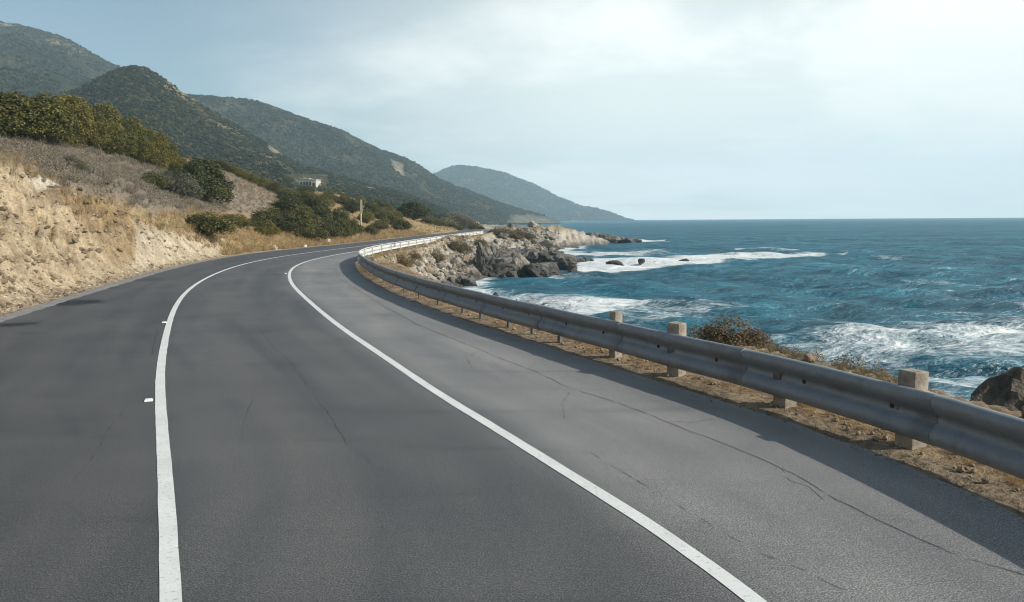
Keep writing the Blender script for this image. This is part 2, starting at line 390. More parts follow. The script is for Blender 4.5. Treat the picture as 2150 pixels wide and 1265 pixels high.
def M_sea():
    m, t, b, out = new_mat('sea_water')
    p = geo(t)
    mp = N(t, 'ShaderNodeMapping'); t.links.new(p, mp.inputs[0]); mp.inputs['Rotation'].default_value = (0, 0, rad(-14)); mp.inputs['Scale'].default_value = (0.42, 1.0, 1.0)
    v = mp.outputs[0]
    a1, a2, a3, a4 = noise(t, v, 0.035, 4, 0.6, 0.3), noise(t, v, 0.28, 5, 0.62, 0.5), noise(t, v, 1.5, 5, 0.65, 0.6), noise(t, v, 6.0, 4, 0.65, 0.4)
    deep = ramp(t, a1, [(0.3, (0.009, 0.078, 0.124)), (0.5, (0.018, 0.122, 0.176)), (0.7, (0.028, 0.162, 0.230))])
    deep = mixc(t, 0.8, deep, ramp(t, a2, [(0.34, (0.52, 0.58, 0.62)), (0.5, (1, 1, 1)), (0.66, (1.65, 1.5, 1.42))]), 'MULTIPLY')
    deep = mixc(t, 0.7, deep, ramp(t, a3, [(0.34, (0.5, 0.57, 0.6)), (0.5, (1, 1, 1)), (0.66, (1.8, 1.62, 1.5))]), 'MULTIPLY')
    fo = attr(t, 'foam')
    lace = math2(t, 'ADD', math2(t, 'MULTIPLY', a3, 0.5), math2(t, 'ADD', math2(t, 'MULTIPLY', a2, 0.35), math2(t, 'MULTIPLY', a4, 0.35)))
    k = math2(t, 'ADD', fo, math2(t, 'MULTIPLY', math2(t, 'SUBTRACT', lace, 0.6), 2.8))
    ff = mapr(t, k, 0.22, 1.05)
    milky = mapr(t, fo, 0.35, 1.0, 0.0, 0.45)
    c = mixc(t, milky, deep, (0.16, 0.33, 0.37))
    c = mixc(t, ff, c, (0.74, 0.77, 0.77))
    t.links.new(c, b.inputs['Base Color'])
    t.links.new(mapr(t, ff, 0, 1, 0.28, 0.85), b.inputs['Roughness'])
    b.inputs['IOR'].default_value = 1.33
    # a choppy surface never mirrors fully, even at a grazing angle: cap the reflected share
    gl = N(t, 'ShaderNodeBsdfGlossy'); gl.inputs['Roughness'].default_value = 0.32
    b.inputs['Specular IOR Level'].default_value = 0.0
    fr = N(t, 'ShaderNodeFresnel'); fr.inputs['IOR'].default_value = 1.33
    fk = math2(t, 'MULTIPLY', math2(t, 'MINIMUM', fr.outputs[0], 0.13), math2(t, 'SUBTRACT', 1.0, ff))
    ms = N(t, 'ShaderNodeMixShader'); t.links.new(fk, ms.inputs[0]); t.links.new(b.outputs[0], ms.inputs[1]); t.links.new(gl.outputs[0], ms.inputs[2]); t.links.new(ms.outputs[0], out.inputs['Surface'])
    h = math2(t, 'ADD', math2(t, 'MULTIPLY', a2, 1.6), math2(t, 'ADD', math2(t, 'MULTIPLY', a3, 0.40), math2(t, 'MULTIPLY', a4, 0.10)))
    bump(t, b, h, 1.0, 0.8)
    t.links.new(b.inputs['Normal'].links[0].from_socket, gl.inputs['Normal']); t.links.new(b.inputs['Normal'].links[0].from_socket, fr.inputs['Normal'])
    return m
MAT = dict(
    ground=M_ground(), hill=M_hill(), road=M_road(), paint=M_paint(), metal=M_metal(), sea=M_sea(),
    concrete=M_simple('weathered_concrete', (0.15, 0.125, 0.098), (0.40, 0.355, 0.29), 7, 0.9, 0.9, 0.02),
    sunlit_rail=M_simple('sunlit_rail_tone', (0.44, 0.435, 0.41), (0.62, 0.61, 0.58), 3, 0.55, 0.15, 0.01),  # same rail, sunlight on its far stretch painted in as a paler colour
    steelpost=M_simple('dull_post_steel', (0.10, 0.10, 0.10), (0.2, 0.19, 0.18), 12, 0.6, 0.2, 0.01, metal=0.4),
    bolt=M_simple('dark_bolt', (0.03, 0.03, 0.03), (0.07, 0.065, 0.06), 30, 0.5, 0.1, 0.01, metal=0.5),
    crack=M_simple('crack_filler', (0.012, 0.012, 0.013), (0.04, 0.04, 0.042), 20, 0.9, 0.1, 0.01),
    shoulder=M_simple('pale_shoulder_concrete', (0.16, 0.16, 0.16), (0.27, 0.265, 0.26), 3, 0.9, 0.3, 0.02),
    pole=M_simple('bleached_wood', (0.34, 0.28, 0.20), (0.56, 0.49, 0.38), 5, 0.85, 0.3, 0.02),
    bark=M_simple('grey_brown_bark', (0.06, 0.045, 0.033), (0.14, 0.11, 0.085), 8, 0.95, 0.6, 0.03),
    plaster=M_simple('pale_plaster', (0.40, 0.37, 0.32), (0.58, 0.545, 0.49), 0.8, 0.9, 0.2, 0.03),
    opening=M_simple('dark_window_glass', (0.02, 0.022, 0.025), (0.05, 0.052, 0.055), 2, 0.3, 0.05, 0.01),
    rooftile=M_simple('sun_bleached_roof', (0.33, 0.28, 0.24), (0.46, 0.41, 0.36), 2, 0.9, 0.3, 0.03),
    studw=M_simple('white_stud_plastic', (0.6, 0.6, 0.57), (0.78, 0.78, 0.75), 15, 0.5, 0.1, 0.005),
    carpaint=M_simple('white_car_paint', (0.72, 0.72, 0.72), (0.78, 0.78, 0.78), 2, 0.3, 0.02, 0.01, spec=0.5),
    tyre=M_simple('black_rubber', (0.015, 0.015, 0.015), (0.03, 0.03, 0.03), 20, 0.85, 0.2, 0.005),
    rockpale=M_rock('pale_shore_rock', (0.39, 0.35, 0.295), (0.15, 0.135, 0.115)),
    rockdark=M_rock('dark_sea_rock', (0.22, 0.20, 0.175), (0.05, 0.049, 0.048)),
    rockbrown=M_rock('dark_brown_rock', (0.15, 0.125, 0.095), (0.045, 0.04, 0.034)),
    rocktan=M_rock('tan_dry_rock', (0.42, 0.34, 0.24), (0.17, 0.13, 0.09)),
    stonewhite=M_rock('chalky_stone', (0.66, 0.61, 0.53), (0.46, 0.41, 0.34)),
    leaf=M_leaf('foliage'), drygrass=M_leaf('dry_grass_blades', 0.3, 0.8), twig=M_leaf('grey_twigs', 0.15, 0.9),
)
# ------------------------------------------------------------------ the land
CTRL = [(0, 540, 26), (0, 480, 29), (0, 420, 32.5), (0, 345, 36), (0, 320, 46), (0, 297, 62), (100, 590, 27.5), (100, 500, 33), (100, 390, 41), (100, 340, 52), (100, 302, 66),
        (200, 560, 33), (200, 480, 38.5), (200, 420, 43), (200, 365, 54), (200, 314, 71), (300, 535, 41), (300, 490, 44.5), (300, 450, 50), (300, 345, 79),
        (400, 520, 51), (400, 498, 53), (400, 440, 63), (400, 368, 87), (480, 500, 62.5), (480, 430, 84), (460, 357, 112), (520, 385, 112), (590, 418, 112), (640, 440, 112),
        (560, 503, 72), (560, 470, 84), (640, 498, 84), (640, 462, 97), (700, 490, 93), (700, 440, 114), (700, 408, 155), (640, 408, 150), (520, 402, 155), (780, 482, 125), (780, 445, 150),
        (780, 432, 195), (860, 485, 140), (870, 464, 172), (930, 480, 172), (930, 471, 205), (985, 476, 220), (200, 305, 110), (0, 275, 110), (400, 380, 140)]
cw = [D(*c) for c in CTRL]
cw += [np.array(p, float) for p in ((-18.5, 22, 4.4), (-29, 24, 8.6), (-16.4, 12, 4.4), (-27, 12, 8.6), (-14.6, 0, 4.4), (-25, 0, 8.6), (-13.5, -30, 4.4), (-24, -30, 8.6), (-13, -58, 4.4), (-50, 0, 15),
                                   (-62, 62, 14), (-85, 110, 18), (-50, -50, 15), (-100, 0, 20), (-75, 230, 4), (-130, 200, 8), (-60, 300, 1), (-120, 320, 2))]
cw += [np.array([cx(LE, y), y, 0.0]) for y in list(range(-60, 20, 8)) + list(range(20, 150, 6)) + list(range(150, 331, 15))]
cw = np.array(cw)
def _tk(r2): return 0.5 * r2 * np.log(r2 + 1e-9)
def _tps(P):
    n = len(P); d2 = ((P[:, None, :2] - P[None, :, :2]) ** 2).sum(-1)
    A = np.zeros((n + 3, n + 3)); A[:n, :n] = _tk(d2) + np.eye(n) * 1.5
    A[:n, n] = 1; A[:n, n + 1:] = P[:, :2]; A[n, :n] = 1; A[n + 1:, :n] = P[:, :2].T
    return np.linalg.solve(A, np.concatenate([P[:, 2], np.zeros(3)]))
TW = _tps(cw)
def left_height(x, y):
    r = TW[len(cw)] + TW[len(cw) + 1] * x + TW[len(cw) + 2] * y
    for i in range(len(cw)):
        r = r + TW[i] * _tk((x - cw[i, 0]) ** 2 + (y - cw[i, 1]) ** 2)
    return r
COAST = np.array([(13.4, -60), (12.8, -20), (12.2, 0), (10.8, 7), (9.0, 13), (7.6, 17), (5.2, 23), (2.4, 30), (-1.2, 40), (-4.4, 50), (-6.3, 58), (-6.6, 65), (-4.7, 71), (-3.6, 83), (-1.5, 95), (1.5, 110),
                  (5, 125), (7.5, 140), (8.6, 167), (11, 200), (9, 250), (8, 300), (9, 400), (15, 500), (28, 700), (50, 1000), (66, 1200), (60, 5000)])
def coast_x(y): return np.interp(y, COAST[:, 1], COAST[:, 0])
def land(x, y, detail=True):
    x, y = np.asarray(x, float), np.asarray(y, float)
    dl, dr = -dist_right(LE, x, y), dist_right(RE, x, y)
    L = np.clip(left_height(x, y), -0.3, 40)
    far = sstep(190, 330, np.hypot(x, y))
    L = L * (1 - far) + far * np.clip(1.5 + 0.01 * (-x), -1, 4)
    L = L * sstep(-0.1, 1.6, dl)
    w = np.maximum((coast_x(y) - cx(RE, y)) / np.sqrt(1 + slope(RE, y) ** 2), 1.2)
    e = np.where(y > 42, np.clip(w * 0.10 + 0.12, 0.3, 2.7), np.clip(w * 0.36, 0.5, 2.7) + 0.75 * sstep(18.5, 14.5, y)); e = np.where((y > 36) & (y < 42), 0.9, e)
    q = np.clip((dr - e) / (w - e), 0, None)
    R = np.where(q < 1, ZSEA * np.power(q, np.where(y > 44, 0.62, 0.85)), ZSEA - np.minimum((q - 1) * 3.0, 4.5)) - 0.06 * sstep(0.8, e, dr)
    R = np.where(y > 330, np.minimum(R, np.where(x > coast_x(y), R, -1.0)), R)
    def bumpg(x0, y0, rx, ry, a, ang=0.0):
        c, s = math.cos(ang), math.sin(ang); u, v = (x - x0) * c + (y - y0) * s, -(x - x0) * s + (y - y0) * c
        return a * np.exp(-(u / rx) ** 2 - (v / ry) ** 2)
    R = R + bumpg(1.6, 142, 4.5, 20, 1.1) + bumpg(18, 196, 15, 7, 4.2, 0.55) + bumpg(9, 182, 8, 14, 2.4) + bumpg(1.0, 93, 7, 9, 2.0) + bumpg(8, 97, 5, 5, 2.2) + bumpg(13, 117, 7, 3.5, 2.3, 0.1)
    R = R + bumpg(4.9, 14.5, 3.4, 0.75, 0.10, math.atan2(-3.6, 1.3)) + bumpg(-15, 335, 22, 25, 2.8) - 0.14 * sstep(-0.1, 0.3, dr) * sstep(3.2, 2.0, dr) * (y < 44)
    on_road = -0.06
    H = np.where(dl > 0, L, np.where(dr > 0, R, on_road))
    H = np.where((dl < 0.12) & (dr < 0.12), on_road, H)
    if detail:
        sl = sstep(0.15, 2.5, dl); face = sl * (1 - sstep(5.5, 10, dl)) * (1 - sstep(56, 64, y))
        gul = 0.5 * ridged(x * 0.55 + y * 0.25, y * 0.5, 3, 4) + 0.75 * ridged(y * 0.62 + 0.35 * x + 0.5 * fbm(x * 0.4, y * 0.4, 15, 2), dl * 0.16, 7, 3) - 0.62
        tz = (H + 0.45 * fbm(x * 0.35, y * 0.35, 17, 3)) / 0.85; ter = 0.85 * (np.floor(tz) + sstep(0.35, 0.8, tz - np.floor(tz)) - tz)
        H = H + np.where(dl > 0, face * 0.75 * ter * sstep(0.3, 1.2, dl), 0)
        H = H + np.where(dl > 0, face * (0.85 * gul + 0.45 * fbm(x * 1.6, y * 1.6, 9, 4) + 0.22 * ridged(x * 2.6, y * 1.6, 13, 3)) + sl * (0.16 * fbm(x * 0.5, y * 0.5, 5, 4) + 0.05 * fbm(x * 3, y * 3, 21, 3)), 0)
        rk = sstep(0.5, 2.5, dr / np.maximum(e, 0.1) - 0.5)
        near = 1 - sstep(25, 45, y)
        H = H + np.where(dr > 0, rk * (1 + 0.9 * sstep(80, 120, y)) * ((0.75 - 0.35 * near) * (ridged(x * 0.42, y * 0.30, 31, 4) - 0.55) + 0.32 * fbm(x * 1.5, y * 1.1, 37, 4)) + (1 - rk) * sstep(0.05, 0.5, dr) * (0.045 * fbm(x * 2.2, y * 2.2, 41, 4) + 0.03), 0)
    return H

# the mountains: each has a crest traced along the photo's skyline at its own distance, and a foot nearer by
def crest(lst, dist, foot, fdist):
    a = np.array([(D(px, py, 1.0)[0], D(px, py, 1.0)[2] - CAMH) for px, py in lst]); b = np.array([(D(px, py, 1.0)[0], D(px, py, 1.0)[2] - CAMH) for px, py in foot])
    return dict(u=a[:, 0], e=a[:, 1], fu=b[:, 0], fe=b[:, 1], du=np.array([D(p, 460, 1.0)[0] for p, _ in dist]), dd=np.array([d for _, d in dist]), gu=np.array([D(p, 460, 1.0)[0] for p, _ in fdist]), gd=np.array([d for _, d in fdist]))
HILLS = dict(
    far_left=dict(c=crest([(-500, 30), (-250, 40), (0, 46), (35, 50), (75, 60), (120, 75), (150, 87), (180, 105), (210, 122), (240, 135), (280, 152), (330, 190), (400, 235), (470, 300)], [(-500, 1050), (470, 1150)], [(-500, 300), (0, 300), (470, 400)], [(-500, 330), (470, 420)]), p=1.15, amp=30, sc=190, seed=101),
    peaked=dict(c=crest([(-60, 262), (60, 232), (110, 207), (140, 194), (170, 183), (200, 168), (230, 152), (258, 142), (285, 138), (310, 145), (330, 156), (350, 170), (375, 188), (400, 204), (425, 220), (450, 236), (475, 251), (500, 266), (530, 284), (560, 301), (590, 322), (612, 338), (640, 350), (680, 360), (720, 372), (760, 383), (800, 393), (840, 403), (880, 418), (920, 434), (960, 452), (1000, 468)],
                        [(-60, 430), (290, 500), (600, 560), (1000, 620)], [(-60, 340), (200, 345), (400, 398), (500, 410), (600, 428), (720, 432), (830, 452), (900, 463), (1000, 474)], [(-60, 180), (600, 200), (1000, 250)]), p=1.35, amp=17, sc=95, seed=202),
    long_ridge=dict(c=crest([(300, 190), (360, 197), (410, 201), (440, 202), (470, 204), (520, 209), (545, 213), (570, 221), (605, 234), (640, 248), (680, 261), (720, 273), (750, 290), (780, 305), (810, 318), (830, 323), (850, 331), (870, 341), (890, 353), (905, 363), (925, 376), (950, 388), (1000, 406), (1050, 426), (1100, 441), (1140, 452), (1168, 463), (1180, 468)],
                           [(300, 900), (1180, 1250)], [(300, 440), (800, 450), (950, 463), (1020, 470), (1180, 471.5)], [(300, 480), (900, 640), (1180, 1100)]), p=1.25, amp=38, sc=190, seed=303),
    headland=dict(c=crest([(780, 420), (850, 398), (900, 372), (930, 355), (950, 348.5), (965, 347), (1000, 350), (1040, 358), (1062, 363), (1090, 375), (1120, 386), (1150, 402), (1175, 415), (1190, 421), (1220, 433), (1250, 437), (1275, 443), (1295, 451), (1312, 458.5), (1330, 462)],
                          [(780, 2500), (1330, 2900)], [(780, 464), (1330, 464.5)], [(780, 1900), (1330, 2550)]), p=1.1, amp=55, sc=360, seed=404),
)
def hill_z(h, x, y, u=None):
    c = h['c']; u = x / y if u is None else u
    Dc, Df = np.interp(u, c['du'], c['dd']), np.interp(u, c['gu'], c['gd'])
    Dc = Dc * (1 + 0.06 * pnoise(u * 9, u * 0 + 3.3, h['seed']))
    zc, zf = CAMH + Dc * np.interp(u, c['u'], c['e']), CAMH + Df * np.interp(u, c['fu'], c['fe']) - 0.6
    t = (y - Df) / (Dc - Df)
    tt = np.clip(t, 0, 1)
    z = zf + (zc - zf) * tt ** h['p']
    z = np.where(t > 1, zc - (t - 1) * (Dc - Df) * 0.42 - 40 * np.clip(t - 1, 0, 1) ** 2, z)
    z = np.where(t < 0, zf + t * 40, z)
    rel = np.clip((zc - zf) / 70, 0.08, 1.4)
    env = np.clip(tt * (1 - tt) * 4, 0, 1) ** 0.8
    rg = ridged(x / h['sc'], y / (h['sc'] * 1.7), h['seed'], 5) - 0.62
    z = z + env * rel * h['amp'] * rg * np.where(t > 1, 0, 1)
    z = z + rel * 0.9 * fbm(x / 11, y / 11, h['seed'] + 9, 3) * sstep(0.0, 0.2, tt)
    return z, t
def terrain(x, y):
    z = land(x, y)
    for h in HILLS.values():
        c = h['c']; u = x / y
        hz, t = hill_z(h, x, y)
        z = np.where((u > c['u'][0]) & (u < c['u'][-1]) & (t > 0), np.maximum(z, hz), z)
    return z
def place(px, py, y0=12.0, y1=900.0):        # the first spot of ground on the sight line through a photo pixel
    ys = np.exp(np.linspace(math.log(y0), math.log(y1), 700))
    d = ray(px, py); P = CP + np.outer(ys / d[1], d)
    below = P[:, 2] <= terrain(P[:, 0], P[:, 1])
    i = int(np.argmax(below)) if below.any() else len(ys) - 1
    return Vector((P[i, 0], P[i, 1], float(terrain(P[i:i + 1, 0], P[i:i + 1, 1])[0])))
def ground_at(x, y): return float(land(np.array([x]), np.array([y]))[0])

def poly_mask(px, py, poly, soft=6.0, ax=1.0):   # soft inside-mask of a polygon (x distances divided by ax)
    p = np.array(poly, float); q = np.roll(p, -1, 0)
    inside = np.zeros(px.shape, bool); dmin = np.full(px.shape, 1e9)
    for (x0, y0), (x1, y1) in zip(p, q):
        cross = ((y0 > py) != (y1 > py)) & (px < (x1 - x0) * (py - y0) / ((y1 - y0) if y1 != y0 else 1e-9) + x0)
        inside ^= cross
        ax0, ax1, apx = x0 / ax, x1 / ax, px / ax
        vx, vy = ax1 - ax0, y1 - y0; L2 = vx * vx + vy * vy + 1e-12
        t = np.clip(((apx - ax0) * vx + (py - y0) * vy) / L2, 0, 1)
        dmin = np.minimum(dmin, np.hypot(apx - ax0 - t * vx, py - y0 - t * vy))
    sd = np.where(inside, dmin, -dmin)
    return sstep(-soft, soft, sd)

def build_land():
    az = np.concatenate([np.arange(-150, -46, 4), np.arange(-46, -36, 0.4), np.arange(-36, 36, 0.115), np.arange(36, 46, 0.4), np.arange(46, 151, 4)])
    r = np.concatenate([np.linspace(0.3, 4, 8)[:-1], np.exp(np.linspace(math.log(4), math.log(700), 330))])
    A, Rr = np.meshgrid(np.radians(az), r)
    x, y = Rr * np.sin(A), Rr * np.cos(A)
    z = land(x, y)
    z = np.where(Rr > 640, np.minimum(z, -9), z)
    dl, dr = -dist_right(LE, x, y), dist_right(RE, x, y)
    px, py = proj(np.stack([x, y, z], -1))
    n1, n2, n3 = fbm(x * 0.22, y * 0.22, 51, 4), fbm(x * 1.1, y * 1.1, 61, 4), fbm(x * 0.08, y * 0.08, 71, 3)
    col = np.zeros(x.shape + (3,)) + np.array((0.30, 0.22, 0.115))
    def paint(mask, c, vary=0.0):
        m = mask[..., None]; col[:] = col * (1 - m) + m * np.array(c)
    front = (y > 4)
    jx, jy = px + 10 * n1, py + 12 * n2 + 10 * n1
    def P(poly, soft=8): return poly_mask(jx, jy, poly, soft) * front * (dl > 0)
    paint(sstep(-0.2, 0.25, n1), (0.34, 0.25, 0.13))
    # grey-brown brush slope, gold and grey knolls
    paint(P([(-60, 285), (60, 290), (180, 305), (300, 340), (400, 360), (470, 400), (480, 450), (330, 450), (240, 420), (130, 395), (60, 350), (-60, 330)], 14), (0.215, 0.18, 0.145))
    paint(P([(430, 330), (540, 380), (610, 425), (560, 450), (470, 445), (440, 400)], 10), (0.235, 0.20, 0.16))
    # the bare cut face beside the road
    face = ((dl > 0) & (dl < 9) & (y < 66)) * 1.0
    cut = np.maximum(P([(-900, 250), (-300, 300), (0, 338), (60, 362), (118, 392), (150, 425), (240, 455), (330, 470), (400, 492), (468, 506), (476, 545), (300, 600), (0, 700), (-900, 1200)], 7), face * sstep(-3, -8, y) * sstep(6, 4, dl))
    cut = np.maximum(cut, sstep(4.8, 3.6, dl) * (dl > 0) * (px < 0))
    paint(cut * (1 - 0.55 * sstep(0.05, 0.4, n2)), (0.44, 0.353, 0.238))
    paint(cut * sstep(0.18, 0.45, n1 + 0.4 * n2), (0.25, 0.19, 0.125))
    paint(P([(120, 400), (180, 415), (260, 455), (300, 490), (290, 540), (240, 560), (200, 500), (150, 450)], 12) * (0.55 + 0.45 * sstep(-0.2, 0.2, n2)), (0.265, 0.185, 0.10))
    paint(P([(290, 478), (400, 492), (468, 506), (474, 540), (330, 575), (280, 560)], 6) * 0.85, (0.48, 0.415, 0.31))
    paint(P([(60, 375), (98, 372), (118, 390), (108, 402), (80, 398)], 4), (0.60, 0.55, 0.46))
    paint(((dl > 0) & (dl < 0.7)) * sstep(0.7, 0.2, dl), (0.36, 0.285, 0.19))
    # seaward side: brown verge, then rock, wet and sandy at the waterline
    rs = dr > 0
    paint(rs * 1.0, (0.235, 0.165, 0.098))
    paint(rs * sstep(0.9, 0.2, dr), (0.20, 0.14, 0.085))
    paint(rs * sstep(0.05, 0.3, n2) * 0.7, (0.31, 0.235, 0.14))
    rock = rs * np.where(y > 40, sstep(0.3, 0.7, dr), sstep(2.6, 4.0, dr))
    paint(rock, (0.40, 0.365, 0.31))
    paint(rock * sstep(0.1, 0.35, n2 + 0.4 * n1), (0.20, 0.18, 0.155))
    paint(rock * sstep(0.25, 0.5, n1) * 0.8, (0.25, 0.215, 0.12))
    top = rs * sstep(100, 125, y) * sstep(-0.4, 0.4, z)
    paint(top, (0.30, 0.235, 0.135))
    paint(rs * (x > coast_x(y) - 20) * sstep(ZSEA + 1.3, ZSEA + 0.2, z + 0.5 * n2), (0.085, 0.08, 0.074))
    paint(sstep(240, 330, Rr) * (dl > 0), (0.13, 0.125, 0.075))
    me = mesh_np('ground', np.stack([x, y, z], -1).reshape(-1, 3), grid_faces(*x.shape)[:, ::-1], True, col.reshape(-1, 3))
    tag(link('ground', me, MAT['ground']), kind='structure')
build_land()

def build_hill(name, h, cols, rows, base, dark, lit, patches):
    c = h['c']
    u = np.linspace(c['u'][0], c['u'][-1], cols); t = np.concatenate([np.linspace(-0.12, 1, rows), np.linspace(1, 1.9, 16)[1:]])
    U, T = np.meshgrid(u, t)
    Dc, Df = np.interp(U, c['du'], c['dd']) * (1 + 0.06 * pnoise(U * 9, U * 0 + 3.3, h['seed'])), np.interp(U, c['gu'], c['gd'])
    y = Df + (Dc - Df) * T; x = U * y
    z, tt = hill_z(h, x, y, U)
    px, py = proj(np.stack([x, y, z], -1))
    n1, n2 = fbm(x / 60, y / 60, h['seed'] + 1, 4), fbm(x / 14, y / 14, h['seed'] + 2, 4)
    col = np.zeros(x.shape + (3,)) + np.array(base)
    def paint(m, cc): m = np.clip(m, 0, 1)[..., None]; col[:] = col * (1 - m) + m * np.array(cc)
    paint(sstep(-0.1, 0.35, n1 + 0.4 * n2), dark)
    paint(sstep(0.12, 0.5, -n1 + 0.5 * n2), lit)
    for poly, cc, k, s in patches:
        paint(poly_mask(px + 9 * n2, py + 5 * n1, poly, s) * k * (0.55 + 0.45 * sstep(-0.3, 0.2, n2)) * (T < 1.02), cc)
    me = mesh_np('hill', np.stack([x, y, z], -1).reshape(-1, 3), grid_faces(*x.shape), True, col.reshape(-1, 3))
    o = tag(link('hill', me, MAT['hill']), kind='structure')
    return o
PALE, GOLD = (0.40, 0.35, 0.27), (0.30, 0.24, 0.13)
build_hill('far_left', HILLS['far_left'], 260, 150, (0.030, 0.037, 0.029), (0.020, 0.028, 0.023), (0.048, 0.049, 0.034), [([(80, 70), (190, 108), (180, 122), (70, 84)], (0.20, 0.16, 0.11), 0.5, 6), ([(-20, 44), (35, 48), (35, 54), (-20, 52)], PALE, 0.7, 2)])
build_hill('peaked', HILLS['peaked'], 420, 230, (0.038, 0.040, 0.026), (0.023, 0.028, 0.020), (0.080, 0.072, 0.042),
           [([(300, 140), (345, 160), (420, 212), (405, 216), (340, 176), (305, 158)], GOLD, 0.8, 4), ([(562, 304), (588, 316), (594, 324), (575, 322), (565, 314)], PALE, 0.6, 4), ([(480, 320), (620, 331), (620, 336), (500, 332)], GOLD, 0.7, 3),
            ([(540, 340), (580, 344), (580, 350), (545, 348)], PALE, 0.7, 3), ([(700, 373), (760, 378), (800, 392), (790, 402), (740, 396), (700, 384)], (0.36, 0.30, 0.19), 0.85, 4), ([(600, 372), (680, 368), (700, 400), (640, 410)], (0.20, 0.175, 0.115), 0.35, 12),
            ([(430, 262), (470, 256), (520, 282), (500, 284)], GOLD, 0.5, 6)])
build_hill('long_ridge', HILLS['long_ridge'], 420, 170, (0.034, 0.040, 0.030), (0.022, 0.029, 0.023), (0.058, 0.056, 0.037),
           [([(815, 335), (845, 345), (850, 368), (838, 372), (825, 352)], PALE, 0.7, 4), ([(850, 345), (905, 372), (900, 378), (860, 358)], PALE, 0.6, 4), ([(1075, 455), (1110, 450), (1150, 458), (1170, 464), (1120, 466), (1080, 463)], (0.30, 0.27, 0.21), 0.6, 6), ([(930, 420), (970, 420), (1000, 430), (950, 428)], GOLD, 0.8, 3), ([(1030, 462), (1185, 466), (1185, 472), (1030, 470)], (0.36, 0.33, 0.28), 0.45, 3)])
build_hill('headland', HILLS['headland'], 300, 110, (0.036, 0.042, 0.033), (0.024, 0.031, 0.025), (0.055, 0.055, 0.04), [([(1210, 445), (1222, 455), (1228, 464), (1216, 464)], (0.45, 0.42, 0.36), 0.7, 3), ([(1170, 461), (1335, 458), (1335, 467), (1170, 468)], (0.48, 0.45, 0.4), 0.7, 2)])

# scrub that covers the mountains: too many to count
def M_scrub():
    m, t, b, _ = new_mat('scrub_foliage')
    oi = N(t, 'ShaderNodeObjectInfo').outputs['Random']
    c = ramp(t, oi, [(0.0, (0.010, 0.018, 0.014)), (0.45, (0.016, 0.024, 0.016)), (0.8, (0.026, 0.031, 0.018)), (1.0, (0.085, 0.074, 0.038))])
    f = noise(t, geo(t), 0.7, 3, 0.6)
    c = mixc(t, 0.9, c, ramp(t, f, [(0.3, (0.55, 0.55, 0.55)), (0.7, (1.5, 1.45, 1.35))]), 'MULTIPLY')
    t.links.new(c, b.inputs['Base Color']); setb(b, Roughness=1.0); b.inputs['Specular IOR Level'].default_value = 0.05
    return m
MAT['scrub'] = M_scrub()
def scrub_nodes():
    g = bpy.data.node_groups.new('scrub_instances', 'GeometryNodeTree')
    g.interface.new_socket('Geometry', in_out='INPUT', socket_type='NodeSocketGeometry'); g.interface.new_socket('Geometry', in_out='OUTPUT', socket_type='NodeSocketGeometry')
    gi, go = g.nodes.new('NodeGroupInput'), g.nodes.new('NodeGroupOutput')
    ico = g.nodes.new('GeometryNodeMeshIcoSphere'); ico.inputs['Radius'].default_value = 1.0; ico.inputs['Subdivisions'].default_value = 3
    sp = g.nodes.new('GeometryNodeSetPosition'); nz = g.nodes.new('ShaderNodeTexNoise'); nz.inputs['Scale'].default_value = 1.7; nz.inputs['Detail'].default_value = 3
    nm = g.nodes.new('GeometryNodeInputNormal'); mu = g.nodes.new('ShaderNodeMath'); mu.operation = 'MULTIPLY_ADD'; mu.inputs[1].default_value = 1.5; mu.inputs[2].default_value = -0.8
    sc = g.nodes.new('ShaderNodeVectorMath'); sc.operation = 'SCALE'
    L = g.links.new
    L(nz.outputs['Fac'], mu.inputs[0]); L(nm.outputs[0], sc.inputs[0]); L(mu.outputs[0], sc.inputs['Scale']); L(ico.outputs['Mesh'], sp.inputs['Geometry']); L(sc.outputs[0], sp.inputs['Offset'])
    sm = g.nodes.new('GeometryNodeSetMaterial'); sm.inputs['Material'].default_value = MAT['scrub']; L(sp.outputs[0], sm.inputs['Geometry'])
    ip = g.nodes.new('GeometryNodeInstanceOnPoints'); L(gi.outputs[0], ip.inputs['Points']); L(sm.outputs[0], ip.inputs['Instance'])
    at = g.nodes.new('GeometryNodeInputNamedAttribute'); at.data_type = 'FLOAT'; at.inputs['Name'].default_value = 'size'
    rn = g.nodes.new('FunctionNodeRandomValue'); rn.data_type = 'FLOAT_VECTOR'; rn.inputs[0].default_value = (-0.3, -0.3, 0); rn.inputs[1].default_value = (0.3, 0.3, 6.28)
    cs = g.nodes.new('ShaderNodeCombineXYZ'); ml = g.nodes.new('ShaderNodeMath'); ml.operation = 'MULTIPLY'; ml.inputs[1].default_value = 0.75
    L(at.outputs[0], cs.inputs[0]); L(at.outputs[0], cs.inputs[1]); L(at.outputs[0], ml.inputs[0]); L(ml.outputs[0], cs.inputs[2])
    L(cs.outputs[0], ip.inputs['Scale']); L(rn.outputs[0], ip.inputs['Rotation']); L(ip.outputs[0], go.inputs[0])
    return g
SCRUB = scrub_nodes()
